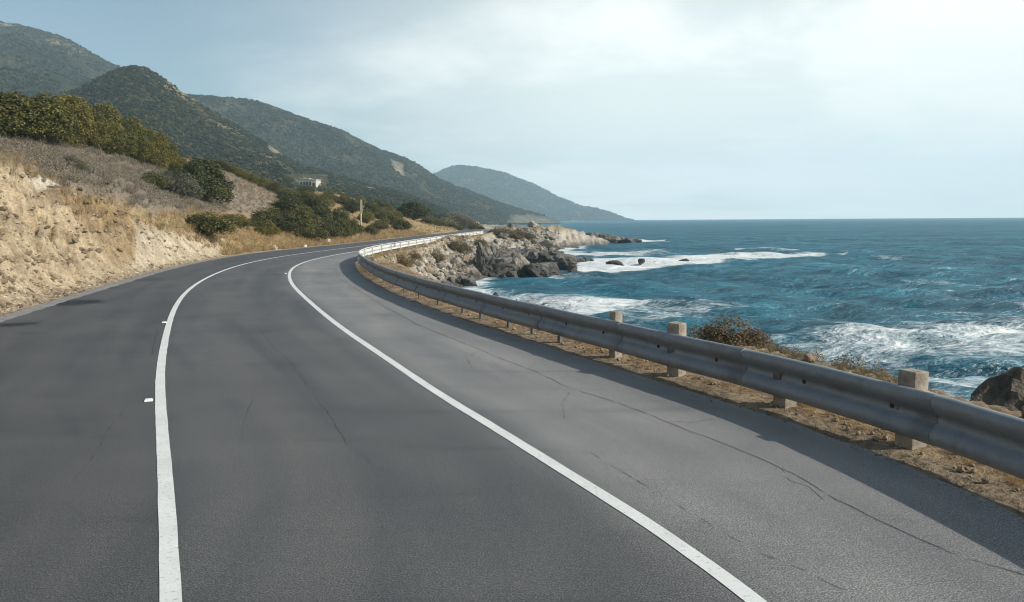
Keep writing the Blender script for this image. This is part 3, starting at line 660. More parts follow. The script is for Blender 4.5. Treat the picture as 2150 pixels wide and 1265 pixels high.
def build_scrub(h, n, s0, s1, seed, bare):
    rg = np.random.default_rng(seed); c = h['c']
    u = rg.uniform(c['u'][0], c['u'][-1], n * 3); t = rg.uniform(0.0, 1.0, n * 3)
    Dc, Df = np.interp(u, c['du'], c['dd']) * (1 + 0.06 * pnoise(u * 9, u * 0 + 3.3, h['seed'])), np.interp(u, c['gu'], c['gd'])
    y = Df + (Dc - Df) * t; x = u * y; z, _ = hill_z(h, x, y, u)
    px, py = proj(np.stack([x, y, z], -1))
    keep = fbm(x / 60, y / 60, h['seed'] + 1, 4) + 0.5 * fbm(x / 14, y / 14, h['seed'] + 2, 4) + rg.normal(0, 0.16, len(x)) > -0.16
    for poly in bare: keep &= poly_mask(px, py, poly, 3) < 0.5
    x, y, z = x[keep][:n], y[keep][:n], z[keep][:n]
    s = rg.uniform(s0, s1, len(x)) * rg.uniform(0.7, 1.25, len(x))
    me = bpy.data.meshes.new('scrub'); me.vertices.add(len(x)); me.vertices.foreach_set('co', np.stack([x, y, z + s * 0.15], -1).astype(np.float32).ravel())
    a = me.attributes.new('size', 'FLOAT', 'POINT'); a.data.foreach_set('value', s.astype(np.float32)); me.update()
    o = tag(link('scrub', me), kind='stuff', label='dark green scrub covering the mountain slope')
    md = o.modifiers.new('scatter', 'NODES'); md.node_group = SCRUB
build_scrub(HILLS['far_left'], 20000, 0.8, 2.1, 1, [])
build_scrub(HILLS['peaked'], 34000, 0.4, 1.25, 2, [[(560, 300), (595, 316), (600, 328), (565, 322)], [(590, 366), (690, 366), (690, 400), (620, 398)]])
build_scrub(HILLS['long_ridge'], 34000, 0.7, 1.9, 3, [[(815, 330), (850, 345), (850, 372), (825, 355)], [(1070, 450), (1170, 455), (1185, 472), (1060, 470)]])
build_scrub(HILLS['headland'], 10000, 1.8, 4.2, 4, [])

# ------------------------------------------------------------------ road, shoulder and painted lines
def build_road():
    ys = np.concatenate([np.arange(-60, 0, 1.0), np.arange(0, 70, 0.2), np.arange(70, 330, 0.7)]); nc = 56
    f = np.linspace(0, 1, nc); Y, Fr = np.meshgrid(ys, f, indexing='ij')
    xl = cx(LE, ys)[:, None] + 0.10 * fbm(ys * 0.8, ys * 0 + 1.7, 5, 4)[:, None]; xr = cx(RE, ys)[:, None] + (0.13 * fbm(ys * 0.9, ys * 0 + 4.2, 6, 4))[:, None]
    X = xl + (xr - xl) * Fr
    Z = np.zeros_like(X); Z[:, 0] -= 0.02; Z[:, -1] -= 0.02
    dR, dRL, dLL = dist_right(RE, X, Y), dist_right(RL, X, Y), dist_right(LL, X, Y)
    lane = 0.16 + 0.84 * sstep(-0.5, 0.5, dRL + 0.15 * fbm(X * 0.6, Y * 0.2, 8, 3)) + 0.12 * sstep(-0.1, 0.3, dLL) * (dRL < 0)
    along = np.cumsum(np.r_[0, np.hypot(np.diff(ys), np.diff(cx(RE, ys)))])[:, None] + 0 * X
    st = np.zeros_like(X)  # mask of the darker patches on the asphalt
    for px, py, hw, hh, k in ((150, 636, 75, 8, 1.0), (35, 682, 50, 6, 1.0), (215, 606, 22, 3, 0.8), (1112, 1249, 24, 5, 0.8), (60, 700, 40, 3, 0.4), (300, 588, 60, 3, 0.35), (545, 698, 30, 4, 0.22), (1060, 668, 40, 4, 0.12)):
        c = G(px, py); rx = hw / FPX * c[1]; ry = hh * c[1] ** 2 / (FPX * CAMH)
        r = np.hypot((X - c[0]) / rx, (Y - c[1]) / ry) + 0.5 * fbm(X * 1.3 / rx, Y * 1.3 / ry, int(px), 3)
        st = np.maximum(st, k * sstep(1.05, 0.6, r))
    me = mesh_np('road', np.stack([X, Y, Z], -1).reshape(-1, 3), grid_faces(*X.shape)[:, ::-1], False, None, dict(lane=lane.ravel(), across=dR.ravel(), along=along.ravel(), dark_patch=st.ravel()))
    return tag(link('road', me, MAT['road']), kind='structure')
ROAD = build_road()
def strip(C, d0, d1, y0, y1, z, step=0.25, wob=0.0, seed=0):
    ys = np.arange(y0, y1, step); s = slope(C, ys); n = np.sqrt(1 + s * s); V = []
    for j, dd in enumerate((d0, d1)):
        w = dd + wob * fbm(ys * 1.7, ys * 0 + j * 7.7 + seed, 13 + j + seed, 3)
        V.append(np.stack([cx(C, ys) + w / n, ys - w * s / n, np.full(len(ys), z)], -1))
    return np.concatenate(V), np.array([(i, len(ys) + i, len(ys) + i + 1, i + 1) for i in range(len(ys) - 1)])
for C, nm, y1 in ((LL, 'lane_line', 90.0), (RL, 'centre_line', 140.0)):
    V, F = strip(C, -0.067, 0.067, -40, y1, 0.005, 0.15, 0.007, 3)
    tag(link('road_marking', mesh_np(nm, V, F), MAT['paint']), kind='structure')
V, F = strip(LE, 0.12, 0.62, -50, 120, 0.004, 0.25, 0.10, 9)
tag(link('road_shoulder', mesh_np('road_shoulder', V, F), MAT['shoulder']), kind='structure')
def build_verge():
    ys = np.concatenate([np.arange(-30, 4, 0.3), np.arange(4, 26, 0.05), np.arange(26, 46, 0.12)]); d = np.r_[np.linspace(-0.45, 0.4, 17), np.linspace(0.45, 3.4, 38)]
    Y0, Dd = np.meshgrid(ys, d, indexing='ij'); X, Y = off(RE, Y0, Dd)
    fr = sstep(-0.16, 0.05, Dd + 0.16 * fbm(Y0 * 1.4, Dd * 0 + 3, 301, 4) - 0.02)
    n1, n2, n3 = fbm(X * 1.2, Y * 1.2, 311, 4), fbm(X * 5, Y * 5, 321, 4), fbm(X * 16, Y * 16, 331, 3)
    lump = 0.05 * n1 + 0.030 * n2 + 0.012 * n3
    Z = -0.012 + fr * (0.028 + 0.010 * n3) + sstep(0.1, 0.6, Dd) * (lump + 0.03) - 0.30 * sstep(2.3, 3.4, Dd) - 0.06 * sstep(1.2, 2.4, Dd)
    Z = np.where(Dd > 2.2, Z - sstep(2.2, 3.4, Dd) * 0.25, Z)
    c = np.zeros(X.shape + (3,)) + np.array((0.245, 0.175, 0.108))
    def paint(m, cc): m = np.clip(m, 0, 1)[..., None]; c[:] = c * (1 - m) + m * np.array(cc)
    paint(sstep(0.0, 0.35, n1), (0.33, 0.25, 0.155)); paint(sstep(0.1, 0.4, -n2) * 0.8, (0.15, 0.105, 0.062)); paint(sstep(0.35, 0.1, Dd), (0.25, 0.195, 0.135)); paint(sstep(0.25, 0.5, n2), (0.40, 0.32, 0.21))
    tag(link('verge', mesh_np('verge', np.stack([X, Y, Z], -1).reshape(-1, 3), grid_faces(*X.shape)[:, ::-1], True, c.reshape(-1, 3)), MAT['ground']), kind='structure')
build_verge()
def crack(pix, w, seed, keep=1.0):
    rg = np.random.default_rng(seed); P = [G(*p) for p in pix]
    pts = []
    for a, b in zip(P[:-1], P[1:]):
        n = max(2, int(np.linalg.norm(b - a) / 0.10))
        pts += [a + (b - a) * k / n for k in range(n)]
    pts = np.array(pts + [P[-1]]); s = np.arange(len(pts)) * 0.10
    pts[:, 0] += 0.05 * fbm(s * 2.0, s * 0 + seed, seed, 4) + 0.08 * pnoise(s * 0.5, s * 0, seed + 1)
    d = np.gradient(pts[:, :2], axis=0); d /= np.linalg.norm(d, axis=1)[:, None] + 1e-9
    nrm = np.stack([-d[:, 1], d[:, 0]], -1); ww = w * np.clip(0.8 + 0.9 * fbm(s * 3, s * 0 + 2, seed + 2, 3), 0.15, 2) * (1 + pts[:, 1] / 45)
    A = np.concatenate([pts[:, :2] - nrm * ww[:, None] / 2, np.full((len(pts), 1), 0.004)], 1); B = np.concatenate([pts[:, :2] + nrm * ww[:, None] / 2, np.full((len(pts), 1), 0.004)], 1)
    F = [(i, len(pts) + i, len(pts) + i + 1, i + 1) for i in range(len(pts) - 1) if rg.random() < keep]
    link('crack', mesh_np('crack', np.concatenate([A, B]), np.array(F)), MAT['crack'], ROAD)
crack([(703, 565), (712, 585), (740, 602), (800, 640), (850, 668), (930, 705), (1010, 735), (1110, 778), (1200, 815), (1300, 848), (1400, 885), (1520, 930), (1640, 985), (1760, 1050), (1850, 1095), (2000, 1165), (2200, 1225)], 0.008, 1, 0.85)
crack([(545, 690), (570, 725), (600, 755), (640, 800), (730, 935), (800, 990)], 0.0045, 2, 0.5)
crack([(1240, 950), (1330, 1010), (1450, 1080), (1560, 1140), (1700, 1200), (1820, 1255)], 0.0055, 3, 0.5)
crack([(1400, 885), (1450, 888), (1500, 880)], 0.006, 11, 0.8)
crack([(1640, 985), (1660, 1010), (1690, 1022), (1740, 1070)], 0.006, 12, 0.8)
crack([(1200, 815), (1180, 850), (1190, 880)], 0.005, 13, 0.7)
crack([(1850, 1095), (1900, 1090), (1960, 1110)], 0.006, 14, 0.8)
crack([(600, 755), (560, 790), (520, 860), (500, 960)], 0.0035, 15, 0.5)
crack([(1010, 735), (985, 752), (990, 775)], 0.006, 16, 0.8)
crack([(330, 690), (325, 715), (318, 745)], 0.008, 4, 0.7)
crack([(620, 640), (690, 668), (720, 690)], 0.008, 5, 0.5)
crack([(260, 860), (210, 940), (150, 1010)], 0.004, 6, 0.4)
crack([(860, 668), (925, 683), (1000, 690)], 0.006, 7, 0.6)

# ------------------------------------------------------------------ the sea
FOAM = [  # soft regions of broken water, traced on the sea's own surface
    ([(1170, 566), (1250, 545), (1400, 540), (1500, 536), (1720, 533), (1740, 538), (1600, 544), (1480, 553), (1300, 572), (1200, 574)], 3.5, 1.15, 3), ([(1130, 522), (1250, 516), (1240, 519), (1200, 527), (1240, 532), (1430, 526), (1430, 531), (1250, 541), (1160, 536)], 3, 0.85, 3),
    ([(1545, 524), (1680, 526), (1680, 529), (1550, 527)], 1.5, 1.1, 3), ([(1690, 533), (1780, 531), (1780, 534), (1700, 535)], 1.5, 0.9, 3), ([(1820, 543), (1890, 545), (1890, 547), (1830, 545.5)], 1.5, 0.6, 3), ([(1335, 503.5), (1405, 506), (1405, 508.5), (1340, 509)], 1.5, 1.2, 3),
    ([(1140, 485), (1165, 485), (1165, 488), (1140, 488)], 1.2, 1.0, 3), ([(960, 592), (1005, 596), (1040, 618), (1120, 626), (1260, 622), (1420, 634), (1300, 652), (1240, 670), (1140, 655), (1000, 622), (955, 615)], 9, 0.85, 3),
    ([(1260, 640), (1400, 634), (1560, 650), (1500, 660), (1400, 680), (1280, 676)], 9, 0.5, 4), ([(1150, 576), (1260, 578), (1255, 584), (1140, 588)], 3, 0.55, 3),
    ([(1690, 700), (1800, 682), (1950, 676), (2160, 668), (2300, 690), (2300, 765), (2100, 758), (1950, 748), (1830, 748), (1700, 728)], 26, 0.80, 4), ([(1560, 712), (1720, 690), (1800, 730), (1720, 760), (1640, 740)], 20, 0.46, 4), ([(1880, 800), (1960, 790), (2120, 790), (2060, 830), (1990, 850)], 18, 0.62, 4),
    ([(2050, 632), (2160, 652), (2160, 660), (2060, 640)], 3, 0.6, 4), ([(1220, 690), (1330, 670), (1420, 690), (1380, 720), (1250, 700)], 9, 0.32, 4)]
def build_sea():
    az = np.concatenate([np.arange(-60, -14, 3), np.arange(-14, 37, 0.11), np.arange(37, 130, 3)])
    r = np.concatenate([np.exp(np.linspace(math.log(7), math.log(260), 330)), np.exp(np.linspace(math.log(260), math.log(4200), 150))[1:]])
    A, Rr = np.meshgrid(np.radians(az), r); x, y = Rr * np.sin(A), Rr * np.cos(A)
    dr_ = np.gradient(r)[:, None]
    z = np.zeros_like(x); rg = np.random.default_rng(5)
    for k in range(46):
        lam = 0.9 * (16 / 0.9) ** (k / 45); th = rg.normal(rad(205), 0.5); a = 0.0105 * lam * rg.uniform(0.6, 1.3) * (1.0 if lam < 6 else 6 / lam)
        kx, ky = math.sin(th) * 2 * math.pi / lam, math.cos(th) * 2 * math.pi / lam
        ph = kx * x + ky * y + rg.uniform(0, 6.28) + 1.1 * pnoise(x / (lam * 5), y / (lam * 5), 300 + k)
        w = sstep(1.6, 3.2, lam / dr_) * (0.55 + 0.9 * np.clip(0.5 + pnoise(x / (lam * 7), y / (lam * 7), 500 + k), 0, 1))
        s = np.sin(ph); z += a * w * (s + 0.28 * np.cos(2 * ph))
    z *= 1 - 0.75 * sstep(6, 0, x - coast_x(y))
    P0 = np.stack([x, y, np.full_like(x, ZSEA)], -1); px, py = proj(P0)
    ok = y > 5
    # the swell that breaks over the reef
    def swell(p0, p1, hgt, wd):
        a, b = G(*p0, ZSEA), G(*p1, ZSEA); d = (b - a)[:2]; L = np.hypot(*d); d = d / L
        s = (x - a[0]) * d[0] + (y - a[1]) * d[1]; q = -(x - a[0]) * d[1] + (y - a[1]) * d[0] + 1.5 * pnoise(s / 9, s * 0 + 0.5, 77)
        e = sstep(-3, 4, s) * sstep(L + 3, L - 5, s)
        return hgt * e * np.exp(-np.where(q < 0, q / (wd * 0.55), q / (wd * 1.6)) ** 2)
    z += swell((1340, 535), (1432, 533), 0.75, 1.9) + swell((1240, 538), (1330, 537), 0.4, 1.6) + swell((1560, 528), (1690, 529), 0.35, 2.5) + swell((1760, 600), (2160, 630), 0.28, 2.0) + swell((1700, 765), (1960, 775), 0.2, 1.0)
    foam = np.zeros_like(x); n = fbm(x * 0.11, y * 0.11, 81, 4)
    for poly, soft, k, ax in FOAM:
        foam = np.maximum(foam, k * poly_mask(px + 18 * n, py + soft * 0.9 * n, poly, soft, ax) * ok)
    sh = x - coast_x(y)
    foam = np.maximum(foam, 0.8 * sstep(3.5, 0.3, sh + 1.6 * fbm(x * 0.3, y * 0.3, 91, 3)) * (y < 230) * (y > 45))
    # scattered whitecaps on the crests
    cap = sstep(0.34, 0.55, fbm(x * 0.10, y * 0.35, 121, 4)) * sstep(0.02, 0.25, z)
    foam = np.maximum(foam, 0.42 * cap * (Rr < 900))
    me = mesh_np('sea', np.stack([x, y, z + ZSEA], -1).reshape(-1, 3), grid_faces(*x.shape)[:, ::-1], True, None, dict(foam=foam.ravel()))
    tag(link('sea', me, MAT['sea']), kind='structure')
build_sea()
# ------------------------------------------------------------------ guard rail
def build_rail():
    OFF = 0.20
    root = link('guard_rail', None, loc=(*off(RE, 8.0, OFF), 0.0))
    tag(root, 'long grey steel guard rail on posts curving along the seaward road edge', 'guard rail')
    o0 = np.array(root.location)
    prof = np.array([(-0.035, 0.655), (0.0, 0.678), (0.05, 0.686), (0.09, 0.670), (0.112, 0.635), (0.115, 0.59), (0.098, 0.545), (0.06, 0.505), (0.03, 0.478), (0.018, 0.452), (0.018, 0.420), (0.03, 0.394), (0.06, 0.367), (0.098, 0.328), (0.115, 0.283),
                     (0.112, 0.230), (0.085, 0.190), (0.035, 0.170), (0.0, 0.182)])
    tn = np.gradient(prof, axis=0); tn /= np.linalg.norm(tn, axis=1)[:, None]
    nr = np.stack([tn[:, 1], -tn[:, 0]], -1)
    closed = np.concatenate([prof, (prof + nr * 0.012)[::-1]]); k = len(closed)
    ys = np.arange(-14, 131, 0.05); X, Yy = off(RE, ys, OFF)
    S = np.r_[0, np.cumsum(np.hypot(np.diff(X), np.diff(Yy)))]
    def at(s): return np.interp(s, S, X), np.interp(s, S, Yy)
    def frame(s):
        a, b = at(s - 0.05), at(s + 0.05); d = np.array([b[0] - a[0], b[1] - a[1]]); d /= np.hypot(*d); return d
    sY = lambda y: float(np.interp(y, Yy, S))
    s_end, starts = S[-1], []
    s = sY(7.72) - 3.05 * 9
    while s < s_end - 1:
        starts.append(s); s += 3.05 if s < sY(50) else 6.1
    rg = np.random.default_rng(3)
    boltm = MB(); boltm.tube([(0, 0, 0), (0, -0.014, 0)], [0.017, 0.014], 8); boltm.tube([(0, 0.002, 0), (0, -0.004, 0)], [0.03, 0.03], 10); bolt_me = boltm.mesh('bolt')
    for i, s0 in enumerate(starts):
        if s0 < 0: continue
        L = (3.05 if s0 < sY(50) else 6.1); s1 = min(s0 + L + 0.16, s_end)
        ss = np.linspace(s0, s1, max(5, int((s1 - s0) / 0.3)))
        dz, do = rg.normal(0, 0.004), rg.normal(0, 0.003)
        V = []
        for j, q in enumerate(ss):
            x, y = at(q); d = frame(q); n = np.array([-d[1], d[0]])          # n points at the road
            proud = 0.007 if (q - s0) < 0.18 else -0.010 * max(0, 1 - (s1 - q) / 0.4)
            wv = 0.004 * math.sin(q * 1.7 + i) + 0.006 * float(pnoise(q * 0.9, 0.37, 5))
            for a, zz in closed:
                V.append((x + n[0] * (a + proud + do + wv * 0.5) - o0[0], y + n[1] * (a + proud + do + wv * 0.5) - o0[1], zz + dz + wv))
        F = grid_faces(len(ss), k); F = [tuple(f) for f in F]
        for r in range(len(ss) - 1): F.append((r * k + k - 1, r * k, (r + 1) * k, (r + 1) * k + k - 1))
        me = bpy.data.meshes.new('rail_beam'); caps = [tuple(range(k)), tuple((len(ss) - 1) * k + t for t in range(k - 1, -1, -1))]
        me.from_pydata(V, [], F + caps); me.polygons.foreach_set('use_smooth', [True] * len(F) + [False] * 2); me.update()
        beam = link('rail_beam', me, MAT['sunlit_rail' if s0 > sY(41.0) else 'metal'], root)  # beams past the bend carry the sunlight in their colour
        if sY(5) < s0 + L and s0 < sY(26):
            for q, zz in ((s0 + 0.06, 0.50), (s0 + 0.06, 0.37), (s0 + 0.62, 0.44), (s0 + 2.0, 0.436)):
                x, y = at(q); d = frame(q); n = np.array([-d[1], d[0]])
                link('bolt', bolt_me, MAT['bolt'], beam, (x + n[0] * 0.020 - o0[0], y + n[1] * 0.020 - o0[1], zz), (0, 0, math.atan2(n[0], -n[1])))
    # stout concrete posts near by, thin steel posts further on
    def post(px, py, wx, wy, h, tilt, yaw):
        g = G(px, py); s_ = sY(g[1] + 0.1); x, y = at(s_); d = frame(s_); n = np.array([-d[1], d[0]])
        x, y = x - n[0] * (wy / 2 + 0.02), y - n[1] * (wy / 2 + 0.02); z0 = ground_at(x, y) - 0.35
        mb = MB(); mb.box((0, 0, (h - z0) / 2), (wx, wy, h - z0), top=(0.97, 0.95))
        me = mb.mesh('post', 0.018)
        po = link('post', me, MAT['concrete'], root, (x - o0[0], y - o0[1], z0 - o0[2]), (rad(tilt), rad(tilt * 0.6), math.atan2(d[1], d[0]) + rad(yaw)))
        mb = MB(); mb.box((0, wy / 2 + 0.015, 0.43 - z0), (0.12, 0.07, 0.30)); link('bracket', mb.mesh('bracket', 0.006), MAT['steelpost'], po)
    post(1903, 950, 0.23, 0.20, 0.825, 1.0, 6); post(1630, 862, 0.22, 0.20, 0.60, -1.0, 3); post(1408, 795, 0.23, 0.20, 0.835, -1.5, 16); post(1274, 757, 0.17, 0.17, 0.825, 1.2, 9)
    mb = MB(); mb.box((0, 0, 0.28), (0.076, 0.012, 0.9)); mb.box((0.044, 0.03, 0.28), (0.012, 0.072, 0.9)); mb.box((-0.044, 0.03, 0.28), (0.012, 0.072, 0.9)); thin = mb.mesh('post'); thin_pale = mb.mesh('post'); thin_pale.materials.append(MAT['sunlit_rail'])  # posts past the bend share the painted-in sunlit tone
    qs = [sY(G(px, py)[1]) for px, py in ((1175, 722), (1108, 705), (1050, 690), (1000, 672), (955, 660))]
    q = qs[-1] + 2.2
    while q < s_end - 1: qs.append(q); q += 2.2 if q < sY(45) else 4.0
    qs += [sY(4.5), sY(1.5), sY(-2), sY(-5.5)]
    for q in qs:
        x, y = at(q); d = frame(q); n = np.array([-d[1], d[0]])
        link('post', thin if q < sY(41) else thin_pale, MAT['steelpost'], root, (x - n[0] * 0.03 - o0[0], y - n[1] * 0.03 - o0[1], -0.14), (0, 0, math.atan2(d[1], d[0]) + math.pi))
    # small dark reflector bolted to the seaward face of the far stretch
    g = D(836, 510, 63); x, y = at(sY(63.5)); mb = MB(); mb.box((0, 0, 0), (0.04, 0.2, 0.34)); link('reflector', mb.mesh('reflector', 0.01), MAT['bolt'], root, (x + 0.07 - o0[0], y - o0[1], 0.52))
build_rail()

# ------------------------------------------------------------------ rocks
def rock_mesh(seed, sub=3, planes=14, rough=0.10, flat=0.8, name='boulder'):
    import bmesh
    bm = bmesh.new(); bmesh.ops.create_icosphere(bm, subdivisions=sub, radius=1.0)
    V = np.array([v.co[:] for v in bm.verts]); F = np.array([[v.index for v in f.verts] for f in bm.faces]); bm.free()
    rg = np.random.default_rng(seed)
    Pn = rg.normal(size=(planes, 3)); Pn /= np.linalg.norm(Pn, axis=1)[:, None]; dd = rg.uniform(0.48, 0.98, planes)
    den = V @ Pn.T; r = np.where(den > 0.05, dd / np.maximum(den, 0.05), 9).min(1); r = np.minimum(r, 1.15)
    W = V * r[:, None]
    r2 = 1 + rough * fbm(V[:, 0] * 2.3 + V[:, 2] * 1.9, V[:, 1] * 2.3 - V[:, 2] * 1.3, seed, 4) + rough * 0.6 * ridged(V[:, 0] * 4 + V[:, 2] * 2, V[:, 1] * 4 + V[:, 2] * 3, seed + 5, 3)
    W = W * r2[:, None]; W[:, 2] *= flat
    return mesh_np(name, W, F, False)
ROCKS = [rock_mesh(i, 3, 10 + i, 0.16, 0.8) for i in range(6)]
CRAGS = [rock_mesh(40 + i, 4, 16, 0.26, 0.85) for i in range(5)]
def boulder(mesh, loc, size, mat, label, group=None, rot=None, stretch=(1, 1, 1), name='boulder'):
    me = mesh if mesh.materials and mesh.materials[0] == mat else None
    if me is None:
        key = (mesh.name, mat.name)
        me = _RK.get(key)
        if me is None: me = _RK[key] = mesh.copy(); me.materials.clear(); me.materials.append(mat)
    o = bpy.data.objects.new(name, me); COL.objects.link(o)
    o.location = loc; o.rotation_euler = rot or (random.uniform(-.3, .3), random.uniform(-.3, .3), random.uniform(0, 6.28)); o.scale = [size * s for s in stretch]
    return tag(o, label, 'rock', group)
_RK = {}
def sea_rock(k, px, py_base, wpx, hpx, mat, label, group=None, z=ZSEA, y=None, depth=1.0):
    g = G(px, py_base, z) if y is None else D(px, py_base, y); Y = g[1]
    w, h = wpx / FPX * Y / 2, hpx / FPX * Y
    return boulder(CRAGS[k % 5], (g[0], Y + w * 0.5 * depth, g[2] + h * 0.32), 1.0, mat, label, group, (random.uniform(-.15, .15), random.uniform(-.15, .15), random.uniform(0, 6.28)), (w * 1.08, w * 1.08 * depth, h * 0.82))
RD, RP, RT = MAT['rockdark'], MAT['rockpale'], MAT['rocktan']
for k, (px, py, w, h, lab, dep) in enumerate([
    (1045, 583, 108, 44, 'wide low dark boulder at the waterline below the pale rock wall', 0.8), (1060, 560, 90, 44, 'dark slab-sided boulder with a sloping top behind the wide low boulder', 0.9), (1085, 588, 64, 60, 'craggy pale-veined boulder standing in the water between two dark ones', 0.8),
    (1118, 562, 62, 46, 'tall round-topped dark boulder, highest of the shore cluster', 0.9), (1138, 583, 96, 34, 'smooth dark boulder with a wet seaward nose in the water', 0.8), (1165, 566, 96, 34, 'rough grey boulder at the seaward end of the shore cluster', 0.9), (1132, 545, 44, 26, 'small dark boulder peeping over the tall round-topped one', 0.9),
    (1012, 548, 38, 42, 'upright dark rock jutting from the pale wall below the guard rail', 0.7), (1042, 536, 26, 26, 'small bluish rock set in the pale wall beside the upright dark rock', 0.7), (1030, 592, 60, 14, 'flat wet rock ledge in front of the wide low dark boulder', 1.0),
    (985, 600, 44, 15, 'low pale rock by the inner end of the cove', 1.0)]):
    sea_rock(k, px, py, w, h, RP if 'pale-veined' in lab or 'pale rock by' in lab else RD, lab, 'large boulders at the foot of the rock wall', y=(86 if k in (0, 4, 2, 9) else 92 if k in (1, 3, 5, 6) else 82) if k != 10 else 73, depth=dep)
for k, (px, py, w, h, lab) in enumerate([
    (1215, 556, 52, 17, 'flat dark reef rock reaching out from the shore boulders'), (1238, 553, 36, 14, 'brownish tip of the flat reef among white water'), (1292, 561, 50, 14, 'low wedge rock alone in the white surf'), (1347, 554, 18, 10, 'small pointed rock in the surf past the wedge rock'), (1440, 549, 24, 6, 'thin dark sliver of rock farthest out in the surf'),
    (1041, 625, 13, 12, 'round tan rock in the foam of the near cove'), (1144, 643, 20, 9, 'small flat tan rock in the near cove behind the guard rail'), (1166, 653, 12, 4, 'dark pebble-like rock just over the guard rail in the cove foam'), (1085, 633, 5, 4, 'tiny dark rock between the two tan rocks in the cove')]):
    sea_rock(k + 2, px, py, w, h, RT if 'tan' in lab else RD, lab, 'rocks awash in the surf', depth=0.7)
for k, (px, py, w, h) in enumerate([(1160, 508, 44, 26), (1190, 514, 40, 24), (1205, 506, 30, 16), (1225, 512, 36, 20), (1245, 505, 34, 18), (1262, 511, 30, 15), (1285, 509, 34, 16), (1305, 510, 30, 14), (1325, 508, 26, 11), (1340, 507, 16, 6), (1270, 500, 20, 8), (1175, 500, 26, 14), (1136, 506, 30, 18), (1150, 516, 26, 12)]):
    sea_rock(k, px, py, w, h, RD if k % 3 else RP, 'jagged grey rock on the far low headland', 'rocks along the far low headland', y=200 - 12 * (k in (0, 1, 12, 13)), depth=1.1)
for k in range(118):                             # pale blocks down the rock wall below the far rail
    y = RNG.uniform(52, 112); e = RNG.uniform(0.02, 1.1); w = coast_x(y) - cx(RE, y)
    x, y2 = off(RE, y, 0.7 + e * max(w - 0.9, 0.8)); s = RNG.uniform(0.16, 0.62) * (1.3 if e > 0.7 else 1)
    boulder(ROCKS[k % 6], (x, y2, ground_at(x, y2) + s * 0.12), s, RP if RNG.random() < 0.75 else RT, 'pale block of rock on the steep wall below the far guard rail', 'pale blocks on the rock wall', stretch=(1, 1, RNG.uniform(0.8, 1.4)))
for k in range(56):                              # blocks over the bluff and the neck of the headland
    g = D(RNG.uniform(1040, 1180), 495, RNG.uniform(130, 190)); s = RNG.uniform(0.4, 1.5)
    z = ground_at(g[0], g[1])
    if z > ZSEA + 0.2: boulder(CRAGS[k % 5] if k % 2 else ROCKS[k % 6], (g[0], g[1], z + s * 0.1), s, RD if k % 3 == 0 else RP, 'weathered block on the seaward bluff past the guard rail end', 'blocks on the bluff', stretch=(1.2, 1.2, RNG.uniform(0.6, 1.1)))
for k in range(26):                              # broken rock between the big boulders
    g = G(RNG.uniform(1000, 1215), 575, ZSEA); x, y = g[0] * RNG.uniform(0.9, 1.1), RNG.uniform(82, 108); s = RNG.uniform(0.35, 1.0)
    boulder(CRAGS[k % 5], (x, y, max(ground_at(x, y), ZSEA) + s * 0.15), s, RD if k % 2 else RP, 'broken rock wedged among the large shore boulders', 'broken rock among the shore boulders', stretch=(1, 1, RNG.uniform(0.8, 1.3)))
for k in range(40):                              # dry stones along the brink behind the near rail
    y = RNG.uniform(7, 26); x, y2 = off(RE, y, RNG.uniform(1.5, 4.2)); s = RNG.uniform(0.08, 0.24)
    boulder(ROCKS[k % 6], (x, y2, ground_at(x, y2) + s * 0.2), s, RT if k % 3 else RP, 'dry tan stone on the brink behind the near guard rail', 'stones along the brink')
for k in range(20):                              # heap of light stones seen over the rail
    g = D(RNG.uniform(1700, 1900), RNG.uniform(772, 815), RNG.uniform(12.0, 14.0)); s = RNG.uniform(0.07, 0.16)
    boulder(ROCKS[k % 6], (g[0], g[1], ground_at(g[0], g[1]) + s * 0.3), s, RT if k % 3 else RP, 'light stone in the heap seen over the guard rail beside the tall post', 'heap of light stones')
boulder(CRAGS[1], (7.2, 10.9, -0.38), 1.0, MAT['rockbrown'], 'big dark slab of rock rising behind the guard rail at the picture edge', None, (0.1, -0.12, 0.6), (1.55, 0.9, 1.0))
boulder(CRAGS[3], (6.45, 9.55, -0.10), 1.0, RT, 'tan-edged small rock against the big dark slab', None, (0.2, 0.1, 2.0), (0.40, 0.34, 0.30))
for px, py, w, lab in ((574, 523, 13, 'chalky white stone on the landward verge below the dark bushes'), (690, 511, 13, 'chalky white block on the landward verge before the pole'), (640, 520, 9, 'small pale stone on the verge between the two chalky ones'), (95, 386, 46, 'large chalky outcrop at the top of the roadside cut')):
    p = place(px, py); s = w / FPX * p.y * 0.55
    boulder(ROCKS[w % 6], (p.x, p.y, p.z + (0.3 if w < 20 else -0.12) * s), s, MAT['stonewhite'], lab, stretch=(1, 1, 1) if w < 20 else (1.0, 1.1, 0.5))
def scatter_mesh(name, V, F, pos, rz, sc, mat, col=None, tint=None, tilt=None, **kw):   # many copies joined: stuff nobody could count
    n, m = len(pos), len(V); c, s = np.cos(rz), np.sin(rz); sc = np.asarray(sc)
    sc3 = sc if sc.ndim == 2 else np.stack([sc] * 3, -1)
    P = V[None] * sc3[:, None, :]
    Q = np.stack([P[..., 0] * c[:, None] - P[..., 1] * s[:, None], P[..., 0] * s[:, None] + P[..., 1] * c[:, None], P[..., 2]], -1) + pos[:, None, :]
    FF = (F[None] + (np.arange(n) * m)[:, None, None]).reshape(-1, F.shape[1])
    cc = None
    if col is not None: cc = (col[None] * (tint[:, None, :] if tint is not None else 1)).reshape(-1, 3) * np.ones((n * m, 1))
    o = link(name, mesh_np(name, Q.reshape(-1, 3), FF, False, cc), mat)
    return tag(o, kind='stuff', **kw)
